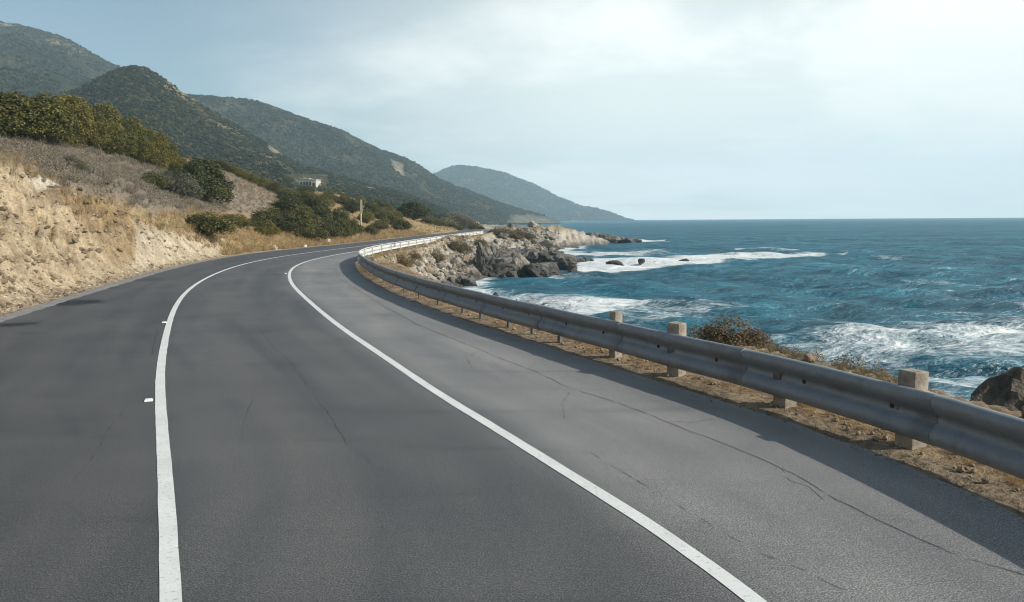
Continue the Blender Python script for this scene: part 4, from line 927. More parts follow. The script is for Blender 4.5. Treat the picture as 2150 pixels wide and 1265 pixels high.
def me_arrays(me):
    V = np.empty(len(me.vertices) * 3, np.float32); me.vertices.foreach_get('co', V); return V.reshape(-1, 3), np.array([p.vertices[:] for p in me.polygons])
def heights(x, y):
    z = land(x, y); dr = dist_right(RE, x, y)
    z = np.where((dr < 0.1) & (-dist_right(LE, x, y) < 0.1), 0.0, z)
    return np.where((dr > 0.1) & (dr < 2.3) & (y < 44), 0.035 - 0.09 * sstep(1.2, 2.3, dr), z)
def rubble(n, sampler, s0, s1, mat, lab, seed):
    rg = np.random.default_rng(seed); x, y = sampler(rg, n); z = heights(x, y); V, F = me_arrays(rock_mesh(90 + seed, 1, 9, 0.1, 0.7, 'pebble'))
    s = s0 * (s1 / s0) ** (rg.random(n) ** 2)
    scatter_mesh('rubble', V, F, np.stack([x, y, z + s * 0.2], -1), rg.uniform(0, 6.28, n), s, mat, label=lab)
def band(C, y0, y1, d0, d1, sgn, pw=1.0):
    def f(rg, n):
        y = y0 * (y1 / y0) ** rg.random(n); d = d0 + (d1 - d0) * rg.random(n) ** pw
        return off(C, y, sgn * d)
    return f
rubble(2600, band(LE, 18, 62, 0.15, 6.5, -1, 1.3), 0.03, 0.16, RT, 'loose stones on the bare cut beside the road', 1)
rubble(900, band(LE, 18, 60, 0.1, 0.9, -1), 0.02, 0.07, MAT['stonewhite'], 'gravel along the foot of the cut', 2)
rubble(700, band(LE, 17, 60, -0.55, 0.15, -1, 0.7), 0.008, 0.035, MAT['rocktan'], 'grit washed onto the asphalt from the cut', 6)
rubble(900, band(RE, 5, 30, -0.30, 0.12, 1, 0.6), 0.004, 0.018, MAT['rocktan'], 'grit along the seaward asphalt edge', 7)
rubble(900, lambda rg, n: (lambda y, e: off(RE, y, 0.45 + e * np.maximum(coast_x(y) - cx(RE, y) - 0.5, 0.8)))(rg.uniform(48, 112, n), rg.random(n)), 0.10, 0.42, RP, 'broken stone covering the rock wall below the far rail', 4)
rubble(500, lambda rg, n: (lambda y: off(RE, y, rg.uniform(3, 13, n)))(rg.uniform(118, 185, n)), 0.2, 0.8, RP, 'broken stone over the seaward bluff', 5)
rubble(1500, band(RE, 5, 40, 0.1, 2.0, 1), 0.012, 0.05, RT, 'gravel under the guard rail', 3)

# ------------------------------------------------------------------ plants
def blades(seed, n, h, spread, w, lean=0.6, segs=2):
    rg = np.random.default_rng(seed); V, F = [], []
    for _ in range(n):
        a = rg.uniform(0, 6.28); b = rg.uniform(0, spread * 0.45); tl = rg.uniform(0.15, 1) * lean; hh = h * rg.uniform(0.55, 1.1); tw = rg.uniform(0, 6.28)
        base = np.array([math.cos(a) * b, math.sin(a) * b, -0.03]); d = np.array([math.cos(a) * math.sin(tl), math.sin(a) * math.sin(tl), math.cos(tl)]); sd = np.array([math.cos(tw), math.sin(tw), 0]) * w
        mid = base + d * hh * 0.55 + np.array([0, 0, hh * 0.05]); tip = base + d * hh + np.array([math.cos(a), math.sin(a), -0.5]) * hh * 0.12
        i = len(V); V += [base - sd, base + sd, mid + sd * 0.75, mid - sd * 0.75, tip + sd * 0.15, tip - sd * 0.15]; F += [(i, i + 1, i + 2, i + 3), (i + 3, i + 2, i + 4, i + 5)]
    return np.array(V), np.array(F)
def leaf_cloud(seed, lobes, n, size, cols, inner=0.3, up=0.25):
    rg = np.random.default_rng(seed); L = np.array(lobes, float); ar = (L[:, 3] * L[:, 4] + L[:, 4] * L[:, 5] + L[:, 3] * L[:, 5]); pr = ar / ar.sum()
    k = rg.choice(len(L), n, p=pr); d = rg.normal(size=(n, 3)); d[:, 2] += up; d /= np.linalg.norm(d, axis=1)[:, None]
    r = 1 - np.where(rg.random(n) < inner, rg.uniform(0.1, 0.6, n), rg.random(n) ** 2 * 0.16)
    # twigs: leaves gather in tufts that bulge out of the lobe
    tuft = 0.27 * pnoise(d[:, 0] * 4.2 + k * 3.1, d[:, 1] * 4.2 + d[:, 2] * 3.7 + k, seed) + 0.15 * pnoise(d[:, 0] * 9 + k * 5.1, d[:, 1] * 9 - d[:, 2] * 8, seed + 1)
    P = L[k, :3] + d * L[k, 3:] * (r + tuft)[:, None]
    nn = d * 0.7 + rg.normal(size=(n, 3)) * 0.6 + np.array([0, 0, 0.35]); nn /= np.linalg.norm(nn, axis=1)[:, None]
    t = np.cross(nn, rg.normal(size=(n, 3))); t /= np.linalg.norm(t, axis=1)[:, None]; b = np.cross(nn, t)
    s = size * rg.uniform(0.6, 1.25, n)[:, None]
    V = np.stack([P - t * s, P - b * s * 0.55, P + t * s, P + b * s * 0.55], 1).reshape(-1, 3)
    c0, c1 = np.array(cols[0]), np.array(cols[1]); lob = rg.random(len(L))
    m = np.clip(0.25 + 0.40 * lob[k] + 0.25 * rg.normal(size=n) + 1.6 * tuft, 0, 1)[:, None]
    C = np.repeat((c0 * (1 - m) + c1 * m) * rg.uniform(0.75, 1.25, n)[:, None], 4, 0)
    keep = np.repeat(P[:, 2] > -0.05, 4)
    F = np.arange(4 * n).reshape(n, 4)[keep[::4]]
    return V, F, C
def lobes_bush(seed, w=1.0, h=0.7, n=13):
    rg = np.random.default_rng(seed); out = [(0, 0, h * 0.50, w * 0.30, w * 0.30, h * 0.50)]
    for i in range(n):
        a = i / n * 6.28 + rg.uniform(-.4, .4); r = rg.uniform(0.16, 0.40) * w; s = rg.uniform(0.11, 0.22)
        out.append((math.cos(a) * r, math.sin(a) * r, h * (0.78 - 1.5 * (r / w) ** 1 + rg.uniform(-0.06, 0.14)), s * w, s * w, s * h * 1.2))
    return out
def lobes_tree(seed, h=1.0, w=0.8, n=15):
    rg = np.random.default_rng(seed); out = [(0, 0, h * 0.55, w * 0.30, w * 0.30, h * 0.36)]
    for i in range(n):
        a = i * 2.4 + rg.uniform(-.4, .4); z = h * (0.14 + 0.72 * (i + 0.5) / n); r = w * 0.36 * (1 - 0.6 * max(0, (z / h - 0.40) / 0.5)) * rg.uniform(0.7, 1.1); s = rg.uniform(0.14, 0.22)
        out.append((math.cos(a) * r, math.sin(a) * r, z, s * w * 1.1, s * w * 1.1, s * h * 0.85))
    return out
OLIVE = ((0.060, 0.066, 0.020), (0.200, 0.180, 0.055)); DARK = ((0.024, 0.036, 0.016), (0.135, 0.135, 0.048)); MID = ((0.040, 0.052, 0.020), (0.175, 0.162, 0.054)); SAGE = ((0.085, 0.090, 0.062), (0.16, 0.155, 0.11)); DRYB = ((0.085, 0.066, 0.034), (0.25, 0.20, 0.115))
BROWN = ((0.095, 0.066, 0.038), (0.27, 0.195, 0.115))
GREYB = ((0.12, 0.11, 0.08), (0.20, 0.18, 0.13))
def crown_set(fn, cols, n, size, seeds, **kw):
    out = []
    for s in seeds:
        V, F, C = leaf_cloud(s, fn(s, **kw), n, size, cols); V = V / np.array([1, 1, 1]); lo, hi = np.percentile(V, 1, 0), np.percentile(V, 99, 0); V = np.stack([V[:, 0] / (hi[0] - lo[0]), V[:, 1] / (hi[1] - lo[1]), V[:, 2] / hi[2]], -1); me = mesh_np('crown', V, F, False, C); me.materials.append(MAT['leaf']); out.append(me)
    return out
TREE_OLIVE = crown_set(lobes_tree, OLIVE, 9500, 0.025, (1, 2, 3, 4)); TREE_DARK = crown_set(lobes_tree, DARK, 9500, 0.025, (11, 12, 13)); TREE_MID = crown_set(lobes_tree, MID, 9500, 0.025, (16, 17))
BUSH_DARK = crown_set(lobes_bush, DARK, 8000, 0.023, (21, 22, 23)); BUSH_MID = crown_set(lobes_bush, MID, 8000, 0.023, (31, 32, 33)); BUSH_SAGE = crown_set(lobes_bush, SAGE, 7000, 0.022, (41, 42)); BUSH_DRY = crown_set(lobes_bush, DRYB, 9000, 0.017, (51, 52, 53))
BUSH_BROWN = crown_set(lobes_bush, BROWN, 9000, 0.016, (81, 82, 83)); BUSH_OLIVE = crown_set(lobes_bush, OLIVE, 8000, 0.023, (61, 62)); BUSH_GREY = crown_set(lobes_bush, GREYB, 6000, 0.022, (71,))
def trunk_mesh(seed):
    rg = np.random.default_rng(seed); mb = MB(); bend = rg.normal(0, 0.03, 2)
    mb.tube([(0, 0, -0.08), (bend[0] * 0.5, bend[1] * 0.5, 0.15), (bend[0], bend[1], 0.36), (bend[0] * 1.5, bend[1] * 1.5, 0.66)], [0.045, 0.034, 0.026, 0.010], 8)
    for i in range(6):
        a = i * 1.05 + rg.uniform(-.3, .3); z = rg.uniform(0.2, 0.5); r = rg.uniform(0.16, 0.27)
        mb.tube([(bend[0], bend[1], z), (math.cos(a) * r * 0.5, math.sin(a) * r * 0.5, z + 0.10), (math.cos(a) * r, math.sin(a) * r, z + 0.24)], [0.018, 0.012, 0.004], 6)
    me = mb.mesh('trunk', smooth=True); me.materials.append(MAT['bark']); return me
TRUNKS = [trunk_mesh(i) for i in range(3)]
def stem_mesh(seed):
    rg = np.random.default_rng(seed); mb = MB()
    for i in range(7):
        a = i * 0.9 + rg.uniform(-.3, .3); r = rg.uniform(0.12, 0.34); mb.tube([(0, 0, -0.06), (math.cos(a) * r * 0.5, math.sin(a) * r * 0.5, 0.15), (math.cos(a) * r, math.sin(a) * r, rg.uniform(0.3, 0.5))], [0.022, 0.014, 0.004], 5)
    me = mb.mesh('stem', smooth=True); me.materials.append(MAT['bark']); return me
STEMS = [stem_mesh(i) for i in range(2)]
NPL = [0]
def plant(kind, meshes, loc, w, h, label, cat, group=None, stems=TRUNKS, part='crown'):
    NPL[0] += 1; i = NPL[0]
    root = bpy.data.objects.new(kind, None); COL.objects.link(root); root.location = loc; root.rotation_euler = (0, 0, (i * 2.399) % 6.283); root.scale = (w, w, h)
    tag(root, label, cat, group)
    link(part, meshes[i % len(meshes)], None, root); link('trunk' if stems is TRUNKS else 'stem', stems[i % len(stems)], None, root)
    return root
def by_pixel(kind, meshes, px, pybase, wpx, hpx, label, cat, group=None, Y=None, stems=TRUNKS, part='crown'):
    p = place(px, pybase) if Y is None else Vector((*D(px, pybase, Y)[:2], 0))
    if Y is not None: p.z = float(terrain(np.array([p.x]), np.array([p.y]))[0])
    k = p.y / FPX
    if Y is not None: hpx = max(hpx, 4) + 0
    return plant(kind, meshes, p, wpx * k, hpx * k, label, cat, group, stems, part)
# row of trees along the top of the grey brush slope
for px, py, w, h, lab in ((-70, 296, 110, 92, 'olive tree at the picture edge above the cut'), (12, 297, 100, 96, 'dark olive tree above the brown dry grass at the top of the cut'), (62, 300, 86, 88, 'olive tree second from the edge in the row above the brush'), (98, 303, 92, 96, 'tallest round-headed olive tree of the row above the brush'),
                          (134, 306, 70, 74, 'low sloping olive tree at the lower end of the tall group'), (150, 307, 46, 40, 'small yellowish bush-like tree in front of the tall group')):
    by_pixel('tree', TREE_OLIVE, px, py, w, h, lab, 'tree', 'trees above the grey brush slope')
HEDGE = [(176, 313, 62, 74), (205, 318, 60, 64), (232, 326, 58, 58), (258, 335, 56, 56), (284, 343, 54, 54), (308, 350, 52, 52), (332, 356, 48, 46), (356, 360, 44, 40), (378, 364, 38, 30)]
for k, (px, py, w, h) in enumerate(HEDGE):
    by_pixel('tree', TREE_OLIVE, px, py, w, h * (1.12, 0.9, 1.15, 0.95, 1.2, 0.9, 1.15, 1.0, 1.0)[k], ('topmost', 'second', 'third', 'fourth', 'fifth', 'sixth', 'seventh', 'eighth', 'lowest')[k] + ' olive tree of the front hedge row, counted down the slope', 'tree', 'front hedge row of trees')
for k, (px, py, w, h, Y) in enumerate(((150, 292, 70, 66, 84), (190, 298, 66, 66, 86), (222, 306, 62, 62, 88), (250, 316, 60, 58, 90), (276, 326, 56, 52, 92), (302, 336, 54, 48, 94), (330, 346, 50, 42, 96), (352, 354, 46, 34, 97))):
    by_pixel('tree', TREE_MID if k % 2 else TREE_OLIVE, px, py, w, h * (1.1, 0.92, 1.16, 0.95, 1.14, 1.0, 1.1, 0.9)[k], ('topmost', 'second', 'third', 'fourth', 'fifth', 'sixth', 'seventh', 'lowest')[k] + ' tree of the rear hedge row against the mountain, counted down the slope', 'tree', 'rear hedge row of trees', Y)
by_pixel('tree', TREE_DARK, 435, 428, 92, 86, 'dark rounded tree standing alone at the foot of the hedge row', 'tree')
by_pixel('tree', TREE_DARK, 408, 420, 54, 74, 'dark narrow tree behind the grey-green shrubs', 'tree')
for px, py, w, h, m, lab in ((322, 398, 60, 34, BUSH_MID, 'small green shrub amid the grey brush'), (352, 408, 60, 44, BUSH_SAGE, 'grey-green shrub beside the small green one'), (384, 422, 70, 58, BUSH_SAGE, 'pale sage shrub at the foot of the dark narrow tree'), (372, 388, 56, 36, BUSH_DARK, 'dark shrub between the sage shrub and the hedge row'),
                             (150, 350, 40, 22, BUSH_GREY, 'dull grey-green shrub high on the brush slope'), (170, 362, 34, 18, BUSH_SAGE, 'second dull shrub high on the brush slope'), (56, 305, 26, 14, BUSH_GREY, 'tiny dark shrub under the tall olive trees'),
                             (435, 500, 104, 46, BUSH_DARK, 'dark green bush on the ledge at the end of the bare cut'), (500, 478, 62, 26, BUSH_MID, 'green shrub uphill of the ledge bush'), (480, 470, 40, 18, BUSH_MID, 'little green shrub on the dry bank above the ledge bush')):
    by_pixel('shrub', m, px, py, w, h, lab, 'bush', None, None, STEMS, 'foliage')
for k, (px, py, w, h) in enumerate(((438, 352, 40, 20), (462, 360, 40, 22), (486, 368, 38, 22), (510, 376, 38, 22), (532, 384, 38, 22), (554, 394, 38, 22), (574, 404, 36, 22), (594, 413, 36, 22), (616, 418, 36, 22), (640, 420, 36, 20), (664, 424, 34, 18))):
    by_pixel('shrub', BUSH_DARK if k in (0, 1) else BUSH_OLIVE if k % 2 else BUSH_MID, px, py, w, h, 'blackish bush at the top of the ridge line behind the bare knoll' if k == 0 else ('', 'second', 'third', 'fourth', 'fifth', 'sixth', 'seventh', 'eighth', 'ninth', 'tenth', 'lowest')[k] + ' bush of the ridge line behind the bare knoll, counted downhill', 'bush', None if k == 0 else 'bushes on the ridge line', 116, STEMS, 'foliage')
MIDB = [(610, 452, 84, 50), (566, 478, 80, 40), (600, 490, 90, 48), (640, 478, 76, 50), (672, 470, 60, 44), (650, 504, 80, 44), (690, 500, 70, 44), (560, 496, 56, 28), (720, 498, 60, 40), (676, 440, 50, 36), (712, 474, 46, 34), (742, 492, 44, 34), (596, 424, 46, 26), (648, 434, 46, 30), (640, 414, 44, 22), (690, 422, 42, 24), (536, 478, 40, 22)]
MIDL = ['tallest dark bush at the top of the roadside thicket below the knoll', 'dark bush where the thicket meets the foot of the knoll', 'broad bush at the middle of the thicket by the golden grass', 'olive bush right of the tallest one in the thicket', 'dark bush on the thicket side towards the pole', 'bush of the thicket closest to the chalky verge stones',
        'dark bush low in the thicket, next but one to the pole', 'low olive bush at the ledge end of the thicket', 'green bush of the thicket just short of the pole', 'lone green bush on the tan slope above the thicket', 'small dark bush touching the thicket on the pole side', 'small green bush at the very foot of the pole',
        'small bush where the ridge line joins the thicket', 'round bush above the tallest thicket bush', 'small bush on the ridge right below the villa', 'olive bush on the tan slope to the pole side of the villa', 'low green bush at the knoll end of the thicket, above the ledge end']
FARL = ['tallest dark bush immediately behind the pole', 'green bush one place past the pole', 'wide bush at the middle of the clump past the pole', 'low wide bush of the clump next to the gold field', 'low green bush behind the pole near the verge', 'dark bush half hidden by the pole', 'green bush uphill of the pole', 'little bush high on the slope above the pole',
        'little bush directly above the pole top', 'dark bush at the top of the clump past the pole', 'small green bush at the top of the clump, nearest the dome-shaped tree', 'smallest bush of the clump, beside the gold field', 'low dark bush on the verge at the base of the pole']
for k, (px, py, w, h) in enumerate(MIDB):
    by_pixel('shrub', (BUSH_DARK, BUSH_MID, BUSH_DARK, BUSH_OLIVE)[k % 4], px, py, w * 0.86, h * (0.82, 1.0, 0.9)[k % 3], MIDL[k], 'bush', 'roadside thicket, large bushes' if k < 9 else 'roadside thicket, small bushes', None, STEMS, 'foliage')
FARB = [(780, 452, 50, 30), (800, 462, 44, 28), (822, 474, 50, 30), (846, 486, 50, 26), (796, 484, 50, 24), (770, 470, 40, 28), (740, 448, 46, 28), (724, 432, 44, 24), (756, 436, 40, 22), (790, 438, 40, 18), (810, 446, 40, 20), (834, 462, 30, 16), (776, 494, 44, 20)]
for k, (px, py, w, h) in enumerate(FARB):
    by_pixel('shrub', (BUSH_DARK, BUSH_MID, BUSH_OLIVE)[k % 3], px, py, w * 0.82, h * (0.9, 0.8, 1.0)[k % 3], FARL[k], 'bush', 'bushes behind the pole', None, STEMS, 'foliage')
by_pixel('tree', TREE_DARK, 868, 458, 74, 36, 'broad dome-shaped dark tree on the gold field', 'tree', None, 165)
for k, (px, py, w, h, Y) in enumerate(((900, 462, 40, 16, 172), (922, 468, 34, 12, 180), (942, 472, 34, 10, 188), (996, 472, 20, 12, 205), (1010, 474, 16, 8, 208), (965, 474, 26, 9, 198))):
    by_pixel('shrub', BUSH_MID, px, py, w, h, 'low bush on the far edge of the gold field', 'bush', 'bushes past the gold field', Y, STEMS, 'foliage')
for k, (px, py, w, h, Y) in enumerate(((955, 468, 66, 34, 235), (930, 466, 40, 20, 240), (985, 472, 50, 22, 232))):
    by_pixel('shrub', BUSH_GREY, px, py, w, h, 'large grey-green thicket mound beyond the gold field' if k == 0 else 'lesser grey-green mound beside the large one', 'bush', 'grey mounds beyond the field' if k else None, Y, STEMS, 'foliage')
# dry bushes on the rock wall and along the brink behind the rail
for px, py, w, h, Y, lab in ((848, 562, 46, 32, 63, 'dry olive bush on the rock wall nearest the bend'), (868, 548, 34, 22, 68, 'small dry bush just above the first wall bush'), (917, 552, 36, 28, 76, 'yellowish dry bush mid way along the rock wall'), (965, 535, 44, 32, 88, 'grey dry bush high on the rock wall'), (1008, 520, 34, 24, 104, 'brown dry bush at the top of the wall beside the upright dark rock'),
                             (1096, 502, 54, 26, 138, 'pale dry bush on the seaward point of the bluff'), (1060, 500, 50, 22, 136, 'dull dry bush on the bluff inland of the pale one')):
    p = D(px, py, Y); z = ground_at(p[0], p[1]); plant('shrub', BUSH_DRY, (p[0], p[1], max(z, min(p[2], z + 0.5)) - 0.05), w * Y / FPX, h * Y / FPX, lab, 'bush', 'dry bushes on the rock wall', STEMS, 'foliage')
for k, (px, py, w, h, Y) in enumerate(((1046, 494, 30, 12, 138), (1075, 490, 34, 12, 142), (1088, 496, 30, 12, 136), (1110, 490, 30, 14, 142), (1062, 488, 30, 10, 150), (1036, 488, 26, 9, 150))):
    p = D(px, py, Y); z = ground_at(p[0], p[1]); plant('shrub', BUSH_GREY if k % 2 else BUSH_DRY, (p[0], p[1], z - 0.05), w * Y / FPX, h * Y / FPX, 'low dull scrub bush on top of the seaward bluff', 'bush', 'scrub bushes on the bluff', STEMS, 'foliage')
for px, py, w, h, Y, lab in ((1530, 735, 140, 72, 15.6, 'tall dry brown bush rising over the guard rail in front of the sea'), (1462, 716, 80, 30, 17.0, 'low dark bush just past the square post top'), (1600, 752, 100, 42, 15.2, 'dry bush sloping down from the tall brown one'), (1668, 764, 90, 34, 14.6, 'low dry bush at the end of the slope of bushes'),
                             (1775, 800, 120, 54, 13.2, 'brownish bush above the heap of light stones'), (1845, 815, 90, 44, 12.6, 'dry bush at the seaward end of the stone heap'),
                             (1560, 742, 90, 40, 15.6, 'brown scrub filling the gap below the tall dry bush'), (1635, 760, 80, 36, 14.4, 'brown scrub between the sloping bush and the low one'), (1710, 780, 90, 44, 14.0, 'brown scrub just before the heap of light stones'), (1800, 800, 80, 34, 13.0, 'brown scrub in the middle of the stone heap')):
    p = D(px, py, Y); z = ground_at(p[0], p[1]); plant('shrub', BUSH_BROWN, (p[0], p[1], z - 0.04), w * Y / FPX, max(0.30, p[2] + h * Y / FPX - z), lab, 'bush', None, STEMS, 'foliage')
# grass and brush too dense to count
def tufts(name, tmpl, n, sampler, s0, s1, mat, cA, cB, lab, seed, ok=None):
    rg = np.random.default_rng(seed); x, y = sampler(rg, n); z = heights(x, y); px, py = proj(np.stack([x, y, z], -1))
    k = np.ones(n, bool) if ok is None else ok(px, py, x, y)
    x, y, z = x[k], y[k], z[k]; n = len(x); V, F = tmpl; m = rg.random((n, 1)); tint = np.array(cA) * (1 - m) + np.array(cB) * m
    scatter_mesh(name, V, F, np.stack([x, y, z], -1), rg.uniform(0, 6.28, n), s0 + (s1 - s0) * rg.random(n), mat, np.ones((len(V), 3)) * np.linspace(0.85, 1.1, len(V))[:, None], tint, label=lab)
BRUSH = [(-60, 290), (60, 292), (180, 307), (300, 342), (400, 362), (470, 402), (480, 445), (330, 446), (240, 415), (150, 398), (90, 372), (30, 335), (-60, 325)]
tufts('brush', blades(1, 34, 1.0, 0.9, 0.020, 1.0), 2600, band(LE, 34, 100, 3, 30, -1), 0.30, 0.70, MAT['twig'], (0.17, 0.145, 0.12), (0.30, 0.265, 0.225), 'grey leafless brush covering the slope above the cut', 1, lambda px, py, x, y: poly_mask(px, py, BRUSH, 6) > RNG.random(px.shape) * 0.9 + 0.05)
tufts('brush', blades(8, 26, 1.0, 0.9, 0.028, 1.0), 4000, band(LE, 75, 130, 8, 45, -1), 0.25, 0.55, MAT['twig'], (0.20, 0.17, 0.135), (0.31, 0.27, 0.215), 'grey-brown stubble on the bare knoll', 8, lambda px, py, x, y: poly_mask(px, py, [(430, 335), (540, 380), (610, 425), (560, 450), (470, 445), (440, 400)], 6) > 0.4)
_v, _f, _c = leaf_cloud(300, [(0, 0, 0.25, 0.42, 0.42, 0.32), (0.28, 0.1, 0.2, 0.22, 0.22, 0.22), (-0.2, 0.24, 0.22, 0.22, 0.22, 0.24)], 130, 0.045, GREYB)
tufts('brush', (_v, _f), 3600, band(LE, 36, 100, 4, 30, -1), 0.5, 1.1, MAT['twig'], (0.15, 0.132, 0.108), (0.245, 0.218, 0.182), 'rounded grey leafless shrublets covering the slope above the cut', 10, lambda px, py, x, y: poly_mask(px, py, BRUSH, 6) > RNG.random(px.shape) * 0.8 + 0.1)
tufts('dry_grass', blades(9, 14, 1.0, 0.6, 0.014, 0.9), 900, band(LE, 20, 50, 0.8, 6, -1), 0.12, 0.32, MAT['drygrass'], (0.20, 0.15, 0.08), (0.33, 0.25, 0.14), 'sparse dry tufts on the bare cut', 9, lambda px, py, x, y: fbm(x * 0.4, y * 0.4, 55, 3) > 0.02)
tufts('dry_grass', blades(2, 22, 1.0, 0.5, 0.016, 0.7), 2600, band(LE, 30, 60, 2.5, 14, -1), 0.25, 0.55, MAT['drygrass'], (0.28, 0.20, 0.11), (0.42, 0.32, 0.17), 'brown dry grass along the top of the cut', 2,
      lambda px, py, x, y: np.maximum(poly_mask(px, py, [(-80, 300), (40, 325), (100, 365), (130, 400), (90, 392), (40, 352), (-80, 340)], 6), 0.5 * poly_mask(px, py, [(130, 395), (200, 420), (300, 470), (300, 540), (250, 560), (150, 430)], 8)) > RNG.random(px.shape))
GOLDP = [(290, 470), (400, 440), (480, 455), (560, 470), (760, 480), (860, 480), (880, 498), (700, 518), (560, 530), (470, 536), (380, 500)]
tufts('dry_grass', blades(3, 16, 1.0, 0.6, 0.024, 0.8), 7000, band(LE, 46, 140, 0.2, 16, -1, 1.4), 0.22, 0.60, MAT['drygrass'], (0.24, 0.18, 0.10), (0.41, 0.32, 0.19), 'golden dry grass on the verge below the bushes', 3, lambda px, py, x, y: (poly_mask(px, py, GOLDP, 6) > 0.4) | (px > 860))
tufts('dry_grass', blades(4, 14, 1.0, 0.8, 0.05, 0.7), 3500, band(LE, 100, 215, 0.5, 40, -1), 0.2, 0.5, MAT['drygrass'], (0.25, 0.185, 0.105), (0.38, 0.29, 0.165), 'golden grass of the far field', 4)
tufts('dry_grass', blades(5, 26, 1.0, 0.7, 0.010, 0.95), 2600, band(RE, 5.0, 34, 0.32, 2.4, 1, 1.0), 0.05, 0.16, MAT['drygrass'], (0.22, 0.15, 0.075), (0.42, 0.31, 0.16), 'low dry grass under the guard rail', 5, lambda px, py, x, y: fbm(x * 0.9, y * 0.9, 77, 3) + RNG.normal(0, 0.12, x.shape) > -0.02)
tufts('dry_grass', blades(6, 20, 1.0, 0.8, 0.022, 0.9), 1500, band(RE, 34, 125, 0.30, 1.1, 1, 1.2), 0.12, 0.32, MAT['drygrass'], (0.30, 0.215, 0.095), (0.48, 0.36, 0.17), 'yellow grass along the brink of the rock wall', 6)
tufts('dry_grass', blades(7, 24, 1.0, 0.7, 0.010, 0.9), 800, band(RE, 10, 20, 2.2, 3.4, 1), 0.07, 0.20, MAT['drygrass'], (0.15, 0.12, 0.06), (0.34, 0.26, 0.14), 'scrubby grass on the brink behind the near rail', 7)

# ------------------------------------------------------------------ pole, studs, house, car
def build_pole():
    Y = 101.0; g = G(757, 504); x, y = off(LE, Y, -0.9); z = ground_at(x, y); px, _ = proj(np.array([x, y, z]))
    x = float(D(758, 500, y)[0]); z = ground_at(x, y); k = y / FPX; H = 72 * k
    root = link('utility_pole', None, loc=(x, y, z)); tag(root, 'thin bleached wooden pole on the landward verge in front of bushes', 'pole')
    mb = MB(); mb.tube([(0, 0, -0.5), (0.04, 0, H * 0.45), (0.10, 0, H)], [0.11, 0.10, 0.08], 10); link('shaft', mb.mesh('shaft', smooth=True), MAT['pole'], root)
    mb = MB(); mb.box((0.20, -0.03, H * 0.80), (0.10, 0.13, H * 0.34)); link('cable_cover', mb.mesh('cable_cover', 0.01), MAT['pole'], root)
    mb = MB(); mb.tube([(0.10, 0, H), (0.10, 0, H + 0.07)], [0.12, 0.06], 10); link('cap', mb.mesh('cap'), MAT['steelpost'], root)
build_pole()
for px, py, lab in ((345, 678, 'small white reflector stud beside the left painted line, the farther one'), (312, 842, 'small white reflector stud beside the left painted line, the nearer one'), (600, 575, 'tiny white stud beside the inner painted line at the bend')):
    g = G(px, py, 0); mb = MB(); mb.box((0, 0, 0.014), (0.11, 0.13, 0.024), top=(0.75, 0.7)); o = link('road_stud', mb.mesh('road_stud', 0.004), MAT['studw'], None, (g[0], g[1], 0.0), (0, 0, 0.35)); tag(o, lab, 'road stud', 'road studs')
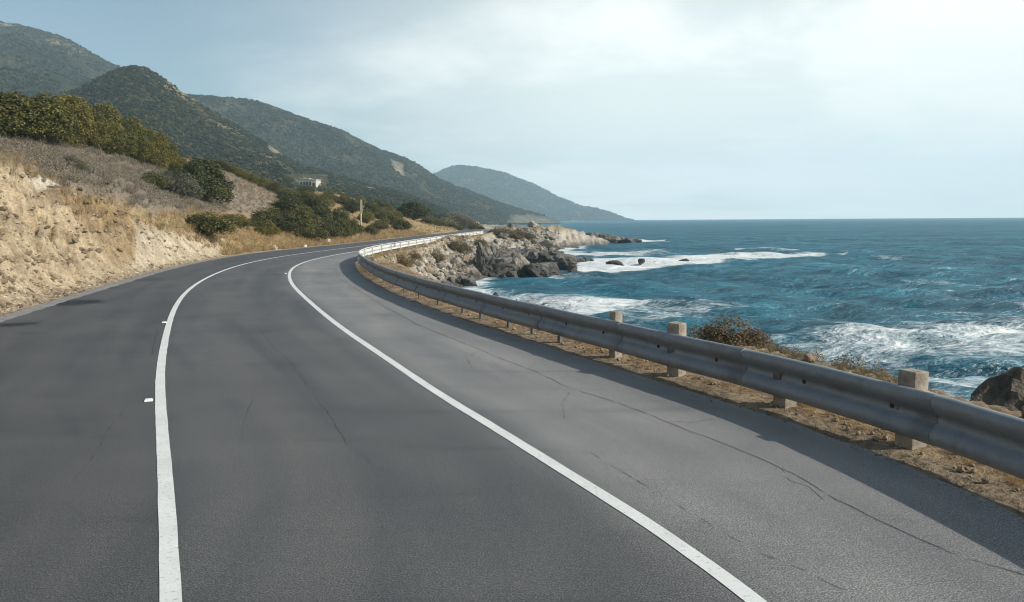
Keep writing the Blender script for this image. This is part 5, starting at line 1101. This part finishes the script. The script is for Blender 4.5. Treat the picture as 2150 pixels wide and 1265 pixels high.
def build_house():
    p = place(640, 396, 200); k = p.y / FPX; u = k
    root = link('house', None, loc=p, rot=(0, 0, rad(-8))); tag(root, 'pale flat-roofed villa with dark openings on the hillside above the bushes', 'house')
    def block(nm, x0, x1, y0, d, z0, z1, wins, roof=True):
        mb = MB(); mb.box(((x0 + x1) / 2, y0 + d / 2, (z0 + z1) / 2 - 1), (x1 - x0, d, z1 - z0 + 2)); w = link('wall', mb.mesh('wall'), MAT['plaster'], root)
        if roof:
            mb = MB(); mb.box(((x0 + x1) / 2, y0 + d / 2, z1 + 0.14), (x1 - x0 + 0.5, d + 0.5, 0.28)); link('roof', mb.mesh('roof', 0.04), MAT['rooftile'], root)
        for a, b, c, e in wins:
            mb = MB(); mb.box(((a + b) / 2, y0 - 0.02, (c + e) / 2), (b - a, 0.10, e - c)); f = link('window', mb.mesh('window'), MAT['opening'], root)
            mb = MB(); mb.box(((a + b) / 2, y0 - 0.06, c - 0.08), (b - a + 0.3, 0.2, 0.14)); link('sill', mb.mesh('sill'), MAT['plaster'], f)
    s = 60 * u / 60
    block('main', 8 * u, 25 * u, 0, 26 * u, 0, 17 * u, [(10 * u, 14 * u, 6 * u, 13 * u), (17 * u, 22 * u, 3 * u, 11 * u)])
    block('mid', -12 * u, 8 * u, 3 * u, 22 * u, 0, 19 * u, [(-10 * u, -6 * u, 7 * u, 13 * u), (-4 * u, 0, 7 * u, 13 * u), (2 * u, 6.5 * u, 5 * u, 13 * u)])
    block('wing', -38 * u, -12 * u, 6 * u, 16 * u, 0, 10 * u, [(-34 * u, -30 * u, 4 * u, 8 * u), (-26 * u, -22 * u, 4 * u, 8 * u), (-19 * u, -15 * u, 4 * u, 8 * u)])
    mb = MB(); mb.box((-4 * u, 12 * u, 20.5 * u), (3 * u, 3 * u, 3.4 * u)); link('chimney', mb.mesh('chimney'), MAT['plaster'], root)
    for px, py, w, h in ((672, 398, 12, 20), (605, 398, 26, 14), (640, 402, 50, 12), (684, 402, 30, 12)):
        by_pixel('shrub', BUSH_DARK, px, py, w, h, 'dark bush beside the hillside villa', 'bush', 'bushes round the villa', p.y - 6, STEMS, 'foliage')
build_house()
def build_car():
    p = D(997, 472, 330); z = ground_at(p[0], p[1]); root = link('car', None, loc=(p[0], p[1], max(z, p[2])), rot=(0, 0, rad(55))); tag(root, 'tiny white car where the far road leaves sight', 'car')
    mb = MB(); mb.box((0, 0, 0.62), (4.0, 1.7, 0.62), top=(0.97, 0.92)); link('body', mb.mesh('body', 0.08), MAT['carpaint'], root)
    mb = MB(); mb.box((-0.15, 0, 1.18), (2.3, 1.5, 0.5), top=(0.7, 0.85)); link('cabin', mb.mesh('cabin', 0.06), MAT['carpaint'], root)
    for sy in (-1, 1):
        mb = MB(); mb.box((-0.15, sy * 0.725, 1.17), (1.7, 0.06, 0.34), top=(0.75, 1)); link('window', mb.mesh('window'), MAT['opening'], root)
    for sx in (-1.25, 1.25):
        for sy in (-1, 1):
            mb = MB(); mb.tube([(sx, sy * 0.66, 0.32), (sx, sy * 0.86, 0.32)], [0.32, 0.32], 14); link('wheel', mb.mesh('wheel'), MAT['tyre'], root)
build_car()

# ------------------------------------------------------------------ sea haze
def build_haze():
    mb = MB(); z0, z1 = -13.0, 330.0
    mb.box((0, 1500, (z0 + z1) / 2), (9400, 6200, z1 - z0))
    m = bpy.data.materials.new('sea_haze'); m.use_nodes = True; t = m.node_tree; t.nodes.clear()
    out = N(t, 'ShaderNodeOutputMaterial'); v = N(t, 'ShaderNodeVolumePrincipled'); v.inputs['Color'].default_value = (0.63, 0.86, 1.0, 1); v.inputs['Density'].default_value = HAZE; v.inputs['Anisotropy'].default_value = 0.0
    t.links.new(v.outputs[0], out.inputs['Volume'])
    tag(link('haze', mb.mesh('haze'), m), kind='stuff', label='thin blue sea haze over the whole coast')
HAZE = 0.00025
build_haze()
